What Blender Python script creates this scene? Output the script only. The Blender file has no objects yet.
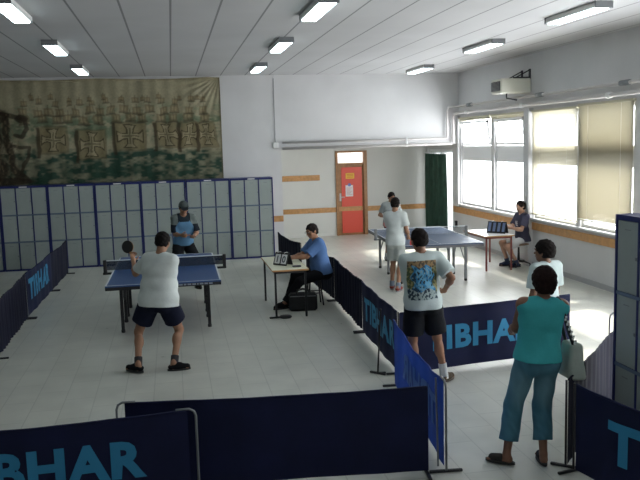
import bpy, bmesh, math, random
import numpy as np
from math import sin, cos, pi, sqrt, radians, atan2
from mathutils import Vector, Matrix
random.seed(4)
np.random.seed(4)
COL = bpy.context.scene.collection

# ------------------------------------------------------------------ camera
CAM_H = 2.562
PITCH, ROLL, YAW, FPX = 0.1250, -0.0279, 0.1859, 774.0
def make_camera():
    F = Vector((sin(YAW)*cos(PITCH), cos(YAW)*cos(PITCH), -sin(PITCH)))
    R = Vector((cos(YAW), -sin(YAW), 0)); U = R.cross(F)
    R2 = R*cos(ROLL)+U*sin(ROLL); U2 = -R*sin(ROLL)+U*cos(ROLL)
    m = Matrix(((R2.x, U2.x, -F.x, 0), (R2.y, U2.y, -F.y, 0), (R2.z, U2.z, -F.z, CAM_H), (0, 0, 0, 1)))
    c = bpy.data.cameras.new('camera'); o = bpy.data.objects.new('camera', c); COL.objects.link(o)
    o.matrix_world = m
    c.sensor_width = 36; c.lens = FPX/640*36; c.clip_start = .05; c.clip_end = 200
    bpy.context.scene.camera = o
make_camera()

# ------------------------------------------------------------------ materials
MATS = {}
def lin(c):
    return tuple((x/12.92 if x <= .04045 else ((x+.055)/1.055)**2.4) for x in c)
def mat(name, rgb, rough=.6, metal=0, noise=0., nscale=8., spec=.5, bump=0., bscale=40., emit=None, estr=0, transl=0, alpha=None):
    """rgb given in linear albedo"""
    if name in MATS: return MATS[name]
    m = bpy.data.materials.new(name); m.use_nodes = True
    nt = m.node_tree; N = nt.nodes; L = nt.links
    b = N['Principled BSDF']
    b.inputs['Base Color'].default_value = (*rgb, 1)
    b.inputs['Roughness'].default_value = rough
    b.inputs['Metallic'].default_value = metal
    b.inputs['Specular IOR Level'].default_value = spec
    tc = N.new('ShaderNodeTexCoord')
    if noise:
        n = N.new('ShaderNodeTexNoise'); n.inputs['Scale'].default_value = nscale; n.inputs['Detail'].default_value = 5
        L.new(tc.outputs['Object'], n.inputs['Vector'])
        r = N.new('ShaderNodeValToRGB')
        r.color_ramp.elements[0].position = .3; r.color_ramp.elements[1].position = .7
        r.color_ramp.elements[0].color = (*[x*(1-noise) for x in rgb], 1)
        r.color_ramp.elements[1].color = (*[min(1, x*(1+noise)) for x in rgb], 1)
        L.new(n.outputs['Fac'], r.inputs['Fac']); L.new(r.outputs['Color'], b.inputs['Base Color'])
    if bump:
        n2 = N.new('ShaderNodeTexNoise'); n2.inputs['Scale'].default_value = bscale; n2.inputs['Detail'].default_value = 3
        L.new(tc.outputs['Object'], n2.inputs['Vector'])
        bp = N.new('ShaderNodeBump'); bp.inputs['Strength'].default_value = bump; bp.inputs['Distance'].default_value = .01
        L.new(n2.outputs['Fac'], bp.inputs['Height']); L.new(bp.outputs['Normal'], b.inputs['Normal'])
    if emit:
        b.inputs['Emission Color'].default_value = (*emit, 1); b.inputs['Emission Strength'].default_value = estr
    if transl:
        t = N.new('ShaderNodeBsdfTranslucent'); t.inputs['Color'].default_value = (*rgb, 1)
        mx = N.new('ShaderNodeMixShader'); mx.inputs[0].default_value = transl
        L.new(b.outputs[0], mx.inputs[1]); L.new(t.outputs[0], mx.inputs[2])
        L.new(mx.outputs[0], N['Material Output'].inputs['Surface'])
    MATS[name] = m
    return m
def vcol_mat(name, rough=.85, bump=.15, transl=0):
    if name in MATS: return MATS[name]
    m = mat(name, (.5, .5, .5), rough=rough, spec=.2, bump=bump, bscale=60)
    nt = m.node_tree; a = nt.nodes.new('ShaderNodeAttribute'); a.attribute_name = 'Col'
    nt.links.new(a.outputs['Color'], nt.nodes['Principled BSDF'].inputs['Base Color'])
    return m

# ------------------------------------------------------------------ object helpers
def link(o, parent=None, kind=None, group=None, label=None, cat=None):
    COL.objects.link(o)
    if parent: o.parent = parent
    if kind: o['kind'] = kind
    if group: o['group'] = group
    if label: o['label'] = label
    if cat: o['category'] = cat
    return o
def thing(name, label, cat, loc=(0, 0, 0), rz=0, group=None):
    o = bpy.data.objects.new(name, None); o.empty_display_size = .1
    o.location = loc; o.rotation_euler = (0, 0, rz)
    return link(o, None, None, group, label, cat)
class MB:
    """collects simple solids into one mesh"""
    def __init__(s): s.v = []; s.f = []; s.mi = []
    def add(s, vs, fs, mi=0):
        n = len(s.v); s.v += [tuple(v) for v in vs]; s.f += [tuple(i+n for i in f) for f in fs]; s.mi += [mi]*len(fs)
    def box(s, x0, x1, y0, y1, z0, z1, mi=0, M=None, bev=0):
        if bev:
            # chamfered box: 24 vertices
            c = [(x0+x1)/2, (y0+y1)/2, (z0+z1)/2]; h = [abs(x1-x0)/2, abs(y1-y0)/2, abs(z1-z0)/2]
            b = min(bev, *[q*.9 for q in h])
            vs = []; idx = {}
            for sx in (-1, 1):
                for sy in (-1, 1):
                    for sz in (-1, 1):
                        for a in range(3):
                            sg = (sx, sy, sz)
                            p = [c[i]+sg[i]*(h[i] if i == a else h[i]-b) for i in range(3)]
                            idx[(sg, a)] = len(vs); vs.append(p)
            fs = []
            for a in range(3):
                o1, o2 = [i for i in range(3) if i != a]
                for sa in (-1, 1):
                    q = []
                    for (u, w) in ((-1, -1), (1, -1), (1, 1), (-1, 1)):
                        sg = [0]*3; sg[a] = sa; sg[o1] = u; sg[o2] = w; q.append(idx[(tuple(sg), a)])
                    fs.append(q)
            for a in range(3):   # edges parallel to a
                o1, o2 = [i for i in range(3) if i != a]
                for u in (-1, 1):
                    for w in (-1, 1):
                        s0 = [0]*3; s0[a] = -1; s0[o1] = u; s0[o2] = w; s1 = list(s0); s1[a] = 1
                        s0 = tuple(s0); s1 = tuple(s1)
                        fs.append([idx[(s0, o1)], idx[(s1, o1)], idx[(s1, o2)], idx[(s0, o2)]])
            for sx in (-1, 1):
                for sy in (-1, 1):
                    for sz in (-1, 1):
                        fs.append([idx[((sx, sy, sz), a)] for a in range(3)])
        else:
            vs = [(x0, y0, z0), (x1, y0, z0), (x1, y1, z0), (x0, y1, z0), (x0, y0, z1), (x1, y0, z1), (x1, y1, z1), (x0, y1, z1)]
            fs = [(0, 3, 2, 1), (4, 5, 6, 7), (0, 1, 5, 4), (1, 2, 6, 5), (2, 3, 7, 6), (3, 0, 4, 7)]
        if M is not None: vs = [M @ Vector(v) for v in vs]
        s.add(vs, fs, mi); return s
    def tube(s, pts, r, n=8, mi=0, cap=True, closed=False):
        pts = [Vector(p) for p in pts]
        rs = r if isinstance(r, (list, tuple)) else [r]*len(pts)
        vs = []; fs = []; up = None
        for i, p in enumerate(pts):
            a = pts[max(0, i-1)]; b = pts[min(len(pts)-1, i+1)]
            d = (b-a).normalized()
            if up is None:
                up = Vector((0, 0, 1)) if abs(d.z) < .9 else Vector((1, 0, 0))
            x = d.cross(up).normalized(); y = x.cross(d).normalized(); up = y
            for k in range(n):
                t = 2*pi*k/n; vs.append(p+(x*cos(t)+y*sin(t))*rs[i])
        for i in range(len(pts)-1):
            for k in range(n):
                k2 = (k+1) % n
                fs.append((i*n+k, i*n+k2, (i+1)*n+k2, (i+1)*n+k))
        if cap:
            fs.append(tuple(range(n))[::-1]); fs.append(tuple((len(pts)-1)*n+k for k in range(n)))
        s.add(vs, fs, mi); return s
    def lathe(s, prof, c=(0, 0, 0), n=20, mi=0, M=None):
        vs = []; fs = []
        for (r, z) in prof:
            for k in range(n):
                t = 2*pi*k/n; v = Vector((r*cos(t), r*sin(t), z))
                if M is not None: v = M @ v
                vs.append(v+Vector(c))
        for i in range(len(prof)-1):
            for k in range(n):
                k2 = (k+1) % n; fs.append((i*n+k, i*n+k2, (i+1)*n+k2, (i+1)*n+k))
        fs.append(tuple(range(n))[::-1]); fs.append(tuple((len(prof)-1)*n+k for k in range(n)))
        s.add(vs, fs, mi); return s
    def build(s, name, mats, parent=None, smooth=False, **kw):
        me = bpy.data.meshes.new(name); me.from_pydata(s.v, [], s.f)
        ml = mats if isinstance(mats, (list, tuple)) else [mats]
        for m in ml: me.materials.append(m)
        if len(ml) > 1: me.polygons.foreach_set('material_index', s.mi)
        bm = bmesh.new(); bm.from_mesh(me); bmesh.ops.recalc_face_normals(bm, faces=bm.faces); bm.to_mesh(me); bm.free()
        if smooth: me.polygons.foreach_set('use_smooth', [True]*len(me.polygons))
        me.update()
        return link(bpy.data.objects.new(name, me), parent, **kw)
def bx(name, b, m, parent=None, bev=0, **kw):
    return MB().box(*b, bev=bev).build(name, m, parent, **kw)
def copy_tree(o, parent=None):
    c = o.copy(); COL.objects.link(c); c.parent = parent
    for ch in list(o.children): copy_tree(ch, c)
    return c
def grid_mesh(name, fn, nu, nv, m, parent=None, colfn=None, smooth=True, **kw):
    vs = []; cs = []
    for j in range(nv+1):
        for i in range(nu+1):
            u, v = i/nu, j/nv; vs.append(fn(u, v))
            if colfn: cs.append(colfn(u, v))
    fs = [(j*(nu+1)+i, j*(nu+1)+i+1, (j+1)*(nu+1)+i+1, (j+1)*(nu+1)+i) for j in range(nv) for i in range(nu)]
    me = bpy.data.meshes.new(name); me.from_pydata(vs, [], fs); me.materials.append(m)
    if colfn:
        a = me.color_attributes.new('Col', 'FLOAT_COLOR', 'POINT')
        a.data.foreach_set('color', np.array([(*c, 1) for c in cs], np.float32).ravel())
    if smooth: me.polygons.foreach_set('use_smooth', [True]*len(me.polygons))
    return link(bpy.data.objects.new(name, me), parent, **kw)
def text_mesh(txt, h, bold=.03, space=1.0, cut=None, width=None):
    """flat text as (verts, faces), baseline origin, cap height h"""
    cu = bpy.data.curves.new('txt', 'FONT'); cu.body = txt; cu.size = 1; cu.offset = bold; cu.space_character = space
    cu.resolution_u = 3
    o = bpy.data.objects.new('txt', cu); COL.objects.link(o)
    dg = bpy.context.evaluated_depsgraph_get(); dg.update()
    me = bpy.data.meshes.new_from_object(o.evaluated_get(dg))
    bpy.data.objects.remove(o); bpy.data.curves.remove(cu)
    bm = bmesh.new(); bm.from_mesh(me); bpy.data.meshes.remove(me)
    bmesh.ops.remove_doubles(bm, verts=bm.verts, dist=1e-4)
    xs = [v.co.x for v in bm.verts]; ys = [v.co.y for v in bm.verts]
    x0, x1, y0, y1 = min(xs), max(xs), min(ys), max(ys)
    sy = h/(y1-y0); sx = (width/(x1-x0)) if width else sy
    for v in bm.verts: v.co.x = (v.co.x-x0)*sx; v.co.y = (v.co.y-y0)*sy
    W = (x1-x0)*sx
    if cut:
        k = cut
        while k < W:
            g = list(bm.verts)+list(bm.edges)+list(bm.faces)
            bmesh.ops.bisect_plane(bm, geom=g, plane_co=(k, 0, 0), plane_no=(1, 0, 0)); k += cut
    bm.verts.ensure_lookup_table()
    vs = [tuple(v.co) for v in bm.verts]; fs = [tuple(v.index for v in f.verts) for f in bm.faces]
    bm.free()
    return vs, fs, W
# ------------------------------------------------------------------ materials used in the room
M_walld = mat('light absorbing wall', (.22, .25, .24), rough=.8)  # for the unseen left wall, darkened to soak up bounce light
M_wall = mat('wall paint', (.63, .625, .63), rough=.7, noise=.05, nscale=1.2, bump=.05)
M_wallr = mat('recess wall paint', (.66, .66, .63), rough=.7, noise=.03, nscale=1.5)
M_wood = mat('orange pine trim', (.52, .27, .10), rough=.45, noise=.18, nscale=14)
M_woodd = mat('door wood', (.33, .16, .06), rough=.45, noise=.2, nscale=12)
M_white = mat('white enamel', (.75, .75, .74), rough=.4)
M_navy = mat('navy metal', (.012, .02, .13), rough=.4)
M_navyd = mat('row rail blue grey', (.13, .18, .26), rough=.5)
M_door = mat('locker door grey', (.33, .375, .36), rough=.45, noise=.05, nscale=3)
M_chrome = mat('steel', (.5, .5, .5), rough=.3, metal=1)
M_black = mat('black plastic', (.012, .012, .014), rough=.5)
M_blackm = mat('black metal', (.015, .015, .018), rough=.4)
M_greym = mat('grey metal', (.20, .21, .22), rough=.4)
M_cloth = mat('navy barrier cloth', (.007, .011, .05), rough=.75, spec=.3, noise=.2, nscale=3)
M_clothb = mat('backlit barrier cloth', (.012, .05, .30), rough=.7, spec=.3, transl=.25, noise=.15, nscale=5)  # backlight through the cloth is put into this brighter blue
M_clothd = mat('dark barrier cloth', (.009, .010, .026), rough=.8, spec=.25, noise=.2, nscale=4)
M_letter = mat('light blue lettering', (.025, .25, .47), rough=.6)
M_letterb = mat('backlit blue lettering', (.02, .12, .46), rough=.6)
M_red = mat('red door paint', (.72, .08, .045), rough=.4)
M_yellow = mat('yellow sign', (.85, .55, .05), rough=.5)
M_paper = mat('paper', (.8, .8, .8), rough=.7)
M_ink = mat('dark ink', (.05, .06, .10), rough=.7)
M_pipe = mat('painted pipe', (.56, .53, .52), rough=.35)
M_blind = mat('cream blind slats', (.38, .35, .26), rough=.6, transl=.06)
M_blindt = mat('thin cream blind slats', (.55, .52, .42), rough=.6, transl=.3)
M_frame = mat('white window frame', (.88, .88, .88), rough=.4)
M_curtain = mat('dark green curtain', (.028, .075, .052), rough=.9, noise=.3, nscale=5)
M_desk = mat('cream desk laminate', (.68, .68, .52), rough=.35)
M_deskw = mat('white desk laminate', (.80, .80, .80), rough=.3)
M_edge = mat('desk wood edge', (.45, .24, .09), rough=.5)
M_redm = mat('red brown metal', (.22, .05, .04), rough=.4)

# floor: vinyl tiles
def floor_mat():
    m = mat('vinyl tile floor', (.5, .5, .46), rough=.32, spec=.45)
    nt = m.node_tree; N = nt.nodes; L = nt.links; b = N['Principled BSDF']
    tc = N.new('ShaderNodeTexCoord')
    br = N.new('ShaderNodeTexBrick'); br.offset = .5; br.squash = 1
    br.inputs['Scale'].default_value = 1; br.inputs['Brick Width'].default_value = .6; br.inputs['Row Height'].default_value = .3
    br.inputs['Mortar Size'].default_value = .006; br.inputs['Mortar Smooth'].default_value = .3
    br.inputs['Color1'].default_value = (.63, .63, .58, 1); br.inputs['Color2'].default_value = (.60, .60, .55, 1)
    br.inputs['Mortar'].default_value = (.50, .50, .46, 1)
    mp = N.new('ShaderNodeMapping'); mp.inputs['Rotation'].default_value = (0, 0, pi/2)
    L.new(tc.outputs['Object'], mp.inputs['Vector']); L.new(mp.outputs[0], br.inputs['Vector'])
    n = N.new('ShaderNodeTexNoise'); n.inputs['Scale'].default_value = 2.5; n.inputs['Detail'].default_value = 6
    L.new(tc.outputs['Object'], n.inputs['Vector'])
    mx = N.new('ShaderNodeMixRGB'); mx.blend_type = 'MULTIPLY'; mx.inputs['Fac'].default_value = .45
    rp = N.new('ShaderNodeValToRGB'); rp.color_ramp.elements[0].color = (.72, .72, .70, 1); rp.color_ramp.elements[1].color = (1.15, 1.15, 1.12, 1)
    rp.color_ramp.elements[0].position = .3; rp.color_ramp.elements[1].position = .75
    L.new(n.outputs['Fac'], rp.inputs['Fac']); L.new(br.outputs['Color'], mx.inputs['Color1']); L.new(rp.outputs['Color'], mx.inputs['Color2'])
    L.new(mx.outputs[0], b.inputs['Base Color'])
    mr = N.new('ShaderNodeMapRange'); mr.inputs['To Min'].default_value = .22; mr.inputs['To Max'].default_value = .42
    L.new(n.outputs['Fac'], mr.inputs['Value']); L.new(mr.outputs[0], b.inputs['Roughness'])
    return m
def ceil_mat():
    m = mat('ceiling boards', (.60, .60, .61), rough=.8)
    nt = m.node_tree; N = nt.nodes; L = nt.links; b = N['Principled BSDF']
    tc = N.new('ShaderNodeTexCoord'); sp = N.new('ShaderNodeSeparateXYZ'); L.new(tc.outputs['Object'], sp.inputs[0])
    def math_(op, a, v):
        q = N.new('ShaderNodeMath'); q.operation = op; L.new(a, q.inputs[0]); q.inputs[1].default_value = v; return q.outputs[0]
    x = math_('ADD', sp.outputs['X'], 40*.5633-.065); x = math_('DIVIDE', x, .5633); x = math_('FRACT', x, 0)
    lt = math_('LESS_THAN', x, .045)
    # cross joints, staggered lightly
    mx = N.new('ShaderNodeMixRGB'); mx.inputs['Color1'].default_value = (.56, .56, .57, 1); mx.inputs['Color2'].default_value = (.24, .24, .25, 1)
    L.new(lt, mx.inputs['Fac'])
    n = N.new('ShaderNodeTexNoise'); n.inputs['Scale'].default_value = .8; L.new(tc.outputs['Object'], n.inputs['Vector'])
    m2 = N.new('ShaderNodeMixRGB'); m2.blend_type = 'MULTIPLY'; m2.inputs['Fac'].default_value = .2
    L.new(mx.outputs[0], m2.inputs['Color1']); L.new(n.outputs['Fac'], m2.inputs['Color2']); L.new(m2.outputs[0], b.inputs['Base Color'])
    return m

# ------------------------------------------------------------------ room shell
XR, XL, YW, YD, YF, ZC = 6.985, -7.0, 18.26, 20.8, -1.5, 4.16
XJ = 2.56            # jamb where the recess begins
ZS = 2.44            # soffit underside
bx('floor', (XL, XR+.3, YF, YD+.3, -.15, 0), floor_mat(), kind='structure')
bx('ceiling', (XL, XR+.3, YF, YW+.3, ZC, ZC+.15), ceil_mat(), kind='structure')
bx('wall_left', (XL-.15, XL, YF, YW+.3, 0, ZC), M_walld, kind='structure')
bx('wall_front', (XL, XR+.3, YF-.15, YF, 0, ZC), M_wall, kind='structure')
# back wall: solid part, and the part over the recess opening
MB().box(XL, XJ, YW, YW+.3, 0, ZC).box(XJ, XR, YW, YW+.3, ZS, ZC).build('wall_back', M_wall, kind='structure')
MB().box(XJ-.15, XJ, YW+.3, YD, 0, ZS+.1).build('wall_recess_left', M_wallr, kind='structure')
bx('ceiling_recess', (XJ-.15, XR+.3, YW+.3, YD+.2, ZS+.1, ZS+.25), M_wallr, kind='structure')
# recess back wall with doorway hole
DX0, DX1, DZ = 4.43, 5.23, 2.27
MB().box(XJ-.15, DX0, YD, YD+.2, 0, ZS+.1).box(DX1, XR+.3, YD, YD+.2, 0, ZS+.1).box(DX0, DX1, YD, YD+.2, DZ+.02, ZS+.1).build('wall_recess_back', M_wallr, kind='structure')
# right wall with openings
WIN = [(16.28, 18.12), (14.50, 16.12), (12.55, 14.20), (10.85, 12.42)]
WIN_FILL = [(8.9, 10.5), (7.1, 8.7), (5.2, 6.9), (3.4, 5.0)]  # unseen windows, added to bring more daylight to the foreground
ZB, ZT, ZM0, ZM1 = .97, 3.05, 2.07, 2.36
def right_wall():
    mb = MB(); T = XR+.25
    ops = sorted([(a, b, ZB, ZT) for a, b in WIN+WIN_FILL]+[(18.70, 20.65, 0, 2.30)])
    y = YF
    for a, b, z0, z1 in ops:
        mb.box(XR, T, y, a, 0, ZC)
        if z0 > 0: mb.box(XR, T, a, b, 0, z0)
        mb.box(XR, T, a, b, z1, ZC)
        y = b
    mb.box(XR, T, y, YD+.2, 0, ZC)
    return mb.build('wall_right', M_wall, kind='structure')
right_wall()
# windows
M_glass = mat('window glass', (.9, .95, .95), rough=.05)
def glassy(m):
    nt = m.node_tree; N = nt.nodes; L = nt.links
    t = N.new('ShaderNodeBsdfTransparent'); g = N.new('ShaderNodeBsdfGlossy'); g.inputs['Roughness'].default_value = .03
    mx = N.new('ShaderNodeMixShader'); mx.inputs[0].default_value = .06
    L.new(t.outputs[0], mx.inputs[1]); L.new(g.outputs[0], mx.inputs[2]); L.new(mx.outputs[0], N['Material Output'].inputs['Surface'])
glassy(M_glass)
M_glassd = mat('dimmed glass', (.5, .5, .5), rough=.05); glassy(M_glassd)  # pane darkened to cut the daylight spilling onto the recess wall
for n_ in M_glassd.node_tree.nodes:
    if n_.type == 'BSDF_TRANSPARENT': n_.inputs[0].default_value = (.42, .42, .42, 1)
M_span = mat('spandrel panel', (.84, .85, .86), rough=.5)
def window(n, a, b):
    x0, x1 = XR+.05, XR+.12; w = .055
    f = MB()
    f.box(x0, x1, a, a+w, ZB, ZT).box(x0, x1, b-w, b, ZB, ZT).box(x0, x1, a+w, b-w, ZB, ZB+w).box(x0, x1, a+w, b-w, ZT-w, ZT)
    f.box(x0, x1, a+w, b-w, ZM0-.03, ZM0+.03).box(x0, x1, a+w, b-w, ZM1-.03, ZM1+.03)
    o = f.build('window_%d' % n, M_frame, kind='structure')
    bx('window_pane', (XR+.08, XR+.09, a+w, b-w, ZB+w, ZM0-.03), M_glass, o)
    bx('window_pane', (XR+.08, XR+.09, a+w, b-w, ZM1+.03, ZT-w), M_glass, o)
    bx('spandrel', (XR+.06, XR+.11, a+w, b-w, ZM0+.03, ZM1-.03), M_span, o)
    return o
wobs = [window(i+1, *w) for i, w in enumerate(WIN+WIN_FILL)]
# opened hopper sashes with stays on the first two windows
for i in (0, 1):
    a, b = WIN[i]
    s = MB(); w = .045
    Mt = Matrix.Translation((XR+.04, 0, ZM1+.05)) @ Matrix.Rotation(radians(-9), 4, 'Y')
    L_ = .56
    s.box(-.02, .02, a+.09, a+.09+w, 0, L_, M=Mt).box(-.02, .02, b-.09-w, b-.09, 0, L_, M=Mt).box(-.02, .02, a+.09, b-.09, 0, w, M=Mt).box(-.02, .02, a+.09, b-.09, L_-w, L_, M=Mt)
    s.build('sash', M_frame, wobs[i])
    for yy in (a+.12, b-.3):
        MB().tube([(XR-.06, yy, 2.92), (XR+.02, yy+.08, 2.76), (XR+.05, yy+.2, 2.55)], .012, 6).build('stay', M_greym, wobs[i])
# sills
for k, (a, b) in enumerate(((14.40, 18.2), (12.48, 14.27), (10.75, 12.47), (3.3, 10.6))):
    bx('trim_%d' % (k+1), (XR-.05, XR+.06, a, b, ZB-.035, ZB), M_frame, kind='structure')
# wood rails
n = 5
for b in ((XR-.022, XR, YF+.02, 18.62, .735, .88),):
    bx('trim_%d' % n, b, M_wood, kind='structure'); n += 1
for x0, x1 in ((XL, XJ),):
    bx('trim_%d' % n, (x0, x1, YW-.022, YW, .72, .86), M_wood, kind='structure'); n += 1
for x0, x1 in ((XJ, DX0-.04), (DX1+.05, XR)):
    bx('trim_%d' % n, (x0, x1, YD-.022, YD, .65, .785), M_wood, kind='structure'); n += 1
bx('baseboard_right', (XR-.015, XR, YF+.02, 18.66, 0, .09), mat('grey skirting', (.42, .42, .43), rough=.5), kind='structure')
bx('baseboard_back', (XJ, DX0-.07, YD-.012, YD, 0, .07), M_wallr, kind='structure')
bx('coat_rail', (2.62, 3.95, YD-.03, YD, 1.54, 1.69), M_wood, bev=.006, label='plain wooden rail board high on the recess wall, without pegs', cat='rail')

# door of the recess
def door():
    fr = MB().box(DX0-.035, DX0+.03, YD-.04, YD+.15, 0, DZ+.05).box(DX1-.05, DX1+.045, YD-.05, YD+.15, 0, DZ+.05).box(DX0+.03, DX1-.05, YD-.03, YD+.15, 1.93, 1.99).box(DX0+.03, DX1-.05, YD-.03, YD+.15, DZ, DZ+.05)
    d = fr.build('door_1', M_woodd, kind='structure')
    lx0, lx1 = DX0+.03, DX1-.05
    leaf = bx('door_leaf', (lx0, lx1, YD+.03, YD+.07, 0, 1.93), M_woodd, d)
    bx('door_panel', (lx0+.10, lx1-.04, YD+.015, YD+.03, .79, 1.87), M_red, leaf, bev=.004)
    bx('door_panel', (lx0+.10, lx1-.04, YD+.015, YD+.03, .06, .67), M_red, leaf, bev=.004)
    bx('door_rail', (lx0+.02, lx1-.02, YD+.01, YD+.03, .67, .79), M_wood, leaf)
    MB().tube([(lx0+.06, YD+.03, 1.06), (lx0+.06, YD-.03, 1.06), (lx0+.17, YD-.03, 1.06)], .012, 8).box(lx0+.04, lx0+.085, YD+.005, YD+.03, .95, 1.16).build('door_handle', M_chrome, leaf)
    MT = mat('glowing transom glass', (.8, .8, .8), rough=.3, emit=(1, .98, .95), estr=1.2)  # emission stands in for daylight behind the transom
    bx('transom_pane', (DX0+.03, DX1-.05, YD+.06, YD+.07, 1.99, DZ), MT, d)
    return d
door()
s = bx('door_sign', (4.68, 4.92, YD+.004, YD+.014, 1.56, 1.71), M_yellow, label='small yellow notice sign at the top of the red door', cat='sign')
for zz in (1.68, 1.64, 1.60): bx('print_line', (4.71, 4.89, YD+.002, YD+.004, zz-.012, zz+.008), mat('sign red print', (.65, .15, .02)), s)
p_ = bx('paper_notice', (4.67, 4.88, YD+.006, YD+.014, 1.07, 1.38), M_paper, label='white printed paper notice taped on the red door', cat='notice')
MB().lathe([(.0, 0), (.045, 0), (.045, .003), (0, .003)], M=Matrix.Rotation(pi/2, 4, 'X'), c=(4.78, YD+.006, 1.39), n=14).build('print_emblem', mat('paper blue print', (.12, .2, .55)), p_)
for k in range(7): bx('print_line', (4.695, 4.855-.03*(k % 3), YD+.003, YD+.006, 1.30-.031*k, 1.31-.031*k), mat('notice red print', (.6, .25, .22)), p_)

# balcony door behind the curtain (opening in the right wall of the recess)
gl = MB().box(XR+.05, XR+.11, 18.70, 18.78, 0, 2.30).box(XR+.05, XR+.11, 20.57, 20.65, 0, 2.30).box(XR+.05, XR+.11, 19.64, 19.72, 0, 2.30).box(XR+.05, XR+.11, 18.78, 20.57, 2.23, 2.30).box(XR+.05, XR+.11, 18.78, 20.57, 0, .12).build('door_2', M_frame, kind='structure')
bx('door_pane', (XR+.075, XR+.085, 18.78, 20.57, .12, 2.23), M_glassd, gl)
def curtain():
    t = thing('curtain', 'dark green curtain hanging from a rail in front of the bright balcony door', 'curtain', (XR-.12, 19.68, 2.20))
    def fn(u, v):
        y = -.84+1.68*u*(1-.03*(1-v)); return (.045*sin(u*52)*(.4+.6*(1-v))+.015*sin(u*23+v*3), y, -2.08*(1-v)-.01)
    grid_mesh('curtain_fabric', fn, 150, 24, M_curtain, t)
    MB().tube([(0, -.95, .02), (0, .9, .02)], .012, 8).build('curtain_rod', M_white, t)
    for k in range(9):
        y = -.7+k*.175
        MB().tube([(0, y, .035), (0, y+.01, 0), (0, y, -.03)], .008, 6).build('curtain_ring', M_white, t)
curtain()

# blinds
def blind(name, y0, y1, ztop, zbot, x, label, group='cream venetian blinds on the bright windows', m=None, hz=.0145):
    m = m or M_blind
    t = thing(name, label, 'blind', (x, (y0+y1)/2, ztop), group=group)
    hw = (y1-y0)/2
    bx('head_rail', (-.025, .025, -hw, hw, -.04, 0), mat('blind rail', (.6, .57, .42), rough=.5), t)
    mb = MB(); z = -.05
    while z > -(ztop-zbot)+.02:
        mb.add([(-.012, -hw+.01, z+hz), (.012, -hw+.01, z-hz), (.012, hw-.01, z-hz), (-.012, hw-.01, z+hz)], [(0, 1, 2, 3)])
        z -= .0245
    mb.build('slats', m, t)
    bx('bottom_rail', (-.015, .015, -hw, hw, -(ztop-zbot), -(ztop-zbot)+.02), mat('blind rail', (.6, .57, .42)), t)
    for yy in (-hw*.6, hw*.6): MB().tube([(-.018, yy, -.03), (-.018, yy, -(ztop-zbot)+.01)], .002, 4).build('lift_cord', M_white, t)
blind('venetian_blind', 12.47, 14.22, 3.07, 1.05, XR-.035, 'thin bright cream blind over the window beside the white pillar', m=M_blindt, hz=.0115)
blind('venetian_blind', 10.80, 12.45, 3.10, 1.10, XR-.035, 'fully lowered cream blind over the window next to the tall locker')
blind('venetian_blind', 14.48, 16.14, 3.07, 2.90, XR-.035, 'bunched up cream blind above the clear window, the one beside the white pillar')
blind('venetian_blind', 16.26, 18.14, 3.07, 2.98, XR-.035, 'bunched up cream blind above the clear window in the room corner')
bx('trim_30', (XR-.10, XR, 14.24, 14.46, 0, 3.12), M_wall, kind='structure')
bx('trim_31', (XR-.06, XR, 18.16, 18.26, .9, 3.12), M_wall, kind='structure')

# heating pipes
def pipes():
    q = thing('heating_pipe', 'upper of the two pale heating pipes along the wall over the recess and windows', 'pipe', (0, 0, 0), group='heating pipes')
    x1, x2 = XR-.14, XR-.36
    MB().tube([(2.58, YW-.09, 2.585), (x2, YW-.09, 2.585), (x2+.03, YW-.09, 2.62), (x2+.03, YW-.09, 3.26), (x2+.06, YW-.12, 3.33), (x1, YW-.3, 3.34), (x1, YF+.1, 3.34)], .026, 12).build('pipe_run', M_pipe, q, smooth=True)
    for y in (17.2, 13.7, 10.9): MB().tube([(x1, y-.12, 3.34), (x1, y+.12, 3.34)], .045, 12).build('pipe_clamp', M_greym, q, smooth=True)
    q2 = thing('heating_pipe', 'lower of the two pale heating pipes along the wall over the recess and windows', 'pipe', (0, 0, 0), group='heating pipes')
    MB().tube([(2.58, YW-.09, 2.45), (x1-.08, YW-.09, 2.45), (x1-.04, YW-.09, 2.49), (x1-.04, YW-.09, 3.10), (x1-.02, YW-.14, 3.17), (x1-.02, YW-.3, 3.18), (x1-.02, YF+.1, 3.18)], .034, 12).build('pipe_run', M_pipe, q2, smooth=True)
    for x in (5.62,): MB().tube([(x, YW-.09, 2.40), (x, YW-.09, 2.63)], .03, 10).build('pipe_clamp', M_white, q2, smooth=True)
    for y in (17.3, 14.4, 11.3): MB().tube([(x1-.02, y-.05, 3.18), (x1-.02, y+.05, 3.18)], .052, 12).build('pipe_clamp', M_white, q2, smooth=True)
pipes()
# junction box with thin conduit
t = thing('junction_box', 'small white junction box on a thin conduit at the end of the pipes', 'box', (2.43, YW, 2.54))
bx('box_body', (-.06, .06, -.05, 0, -.08, .06), M_white, t, bev=.01)
MB().tube([(0, -.015, .06), (0, -.015, 1.54)], .009, 6).build('conduit', mat('grey conduit', (.35, .35, .36)), t)

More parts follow.
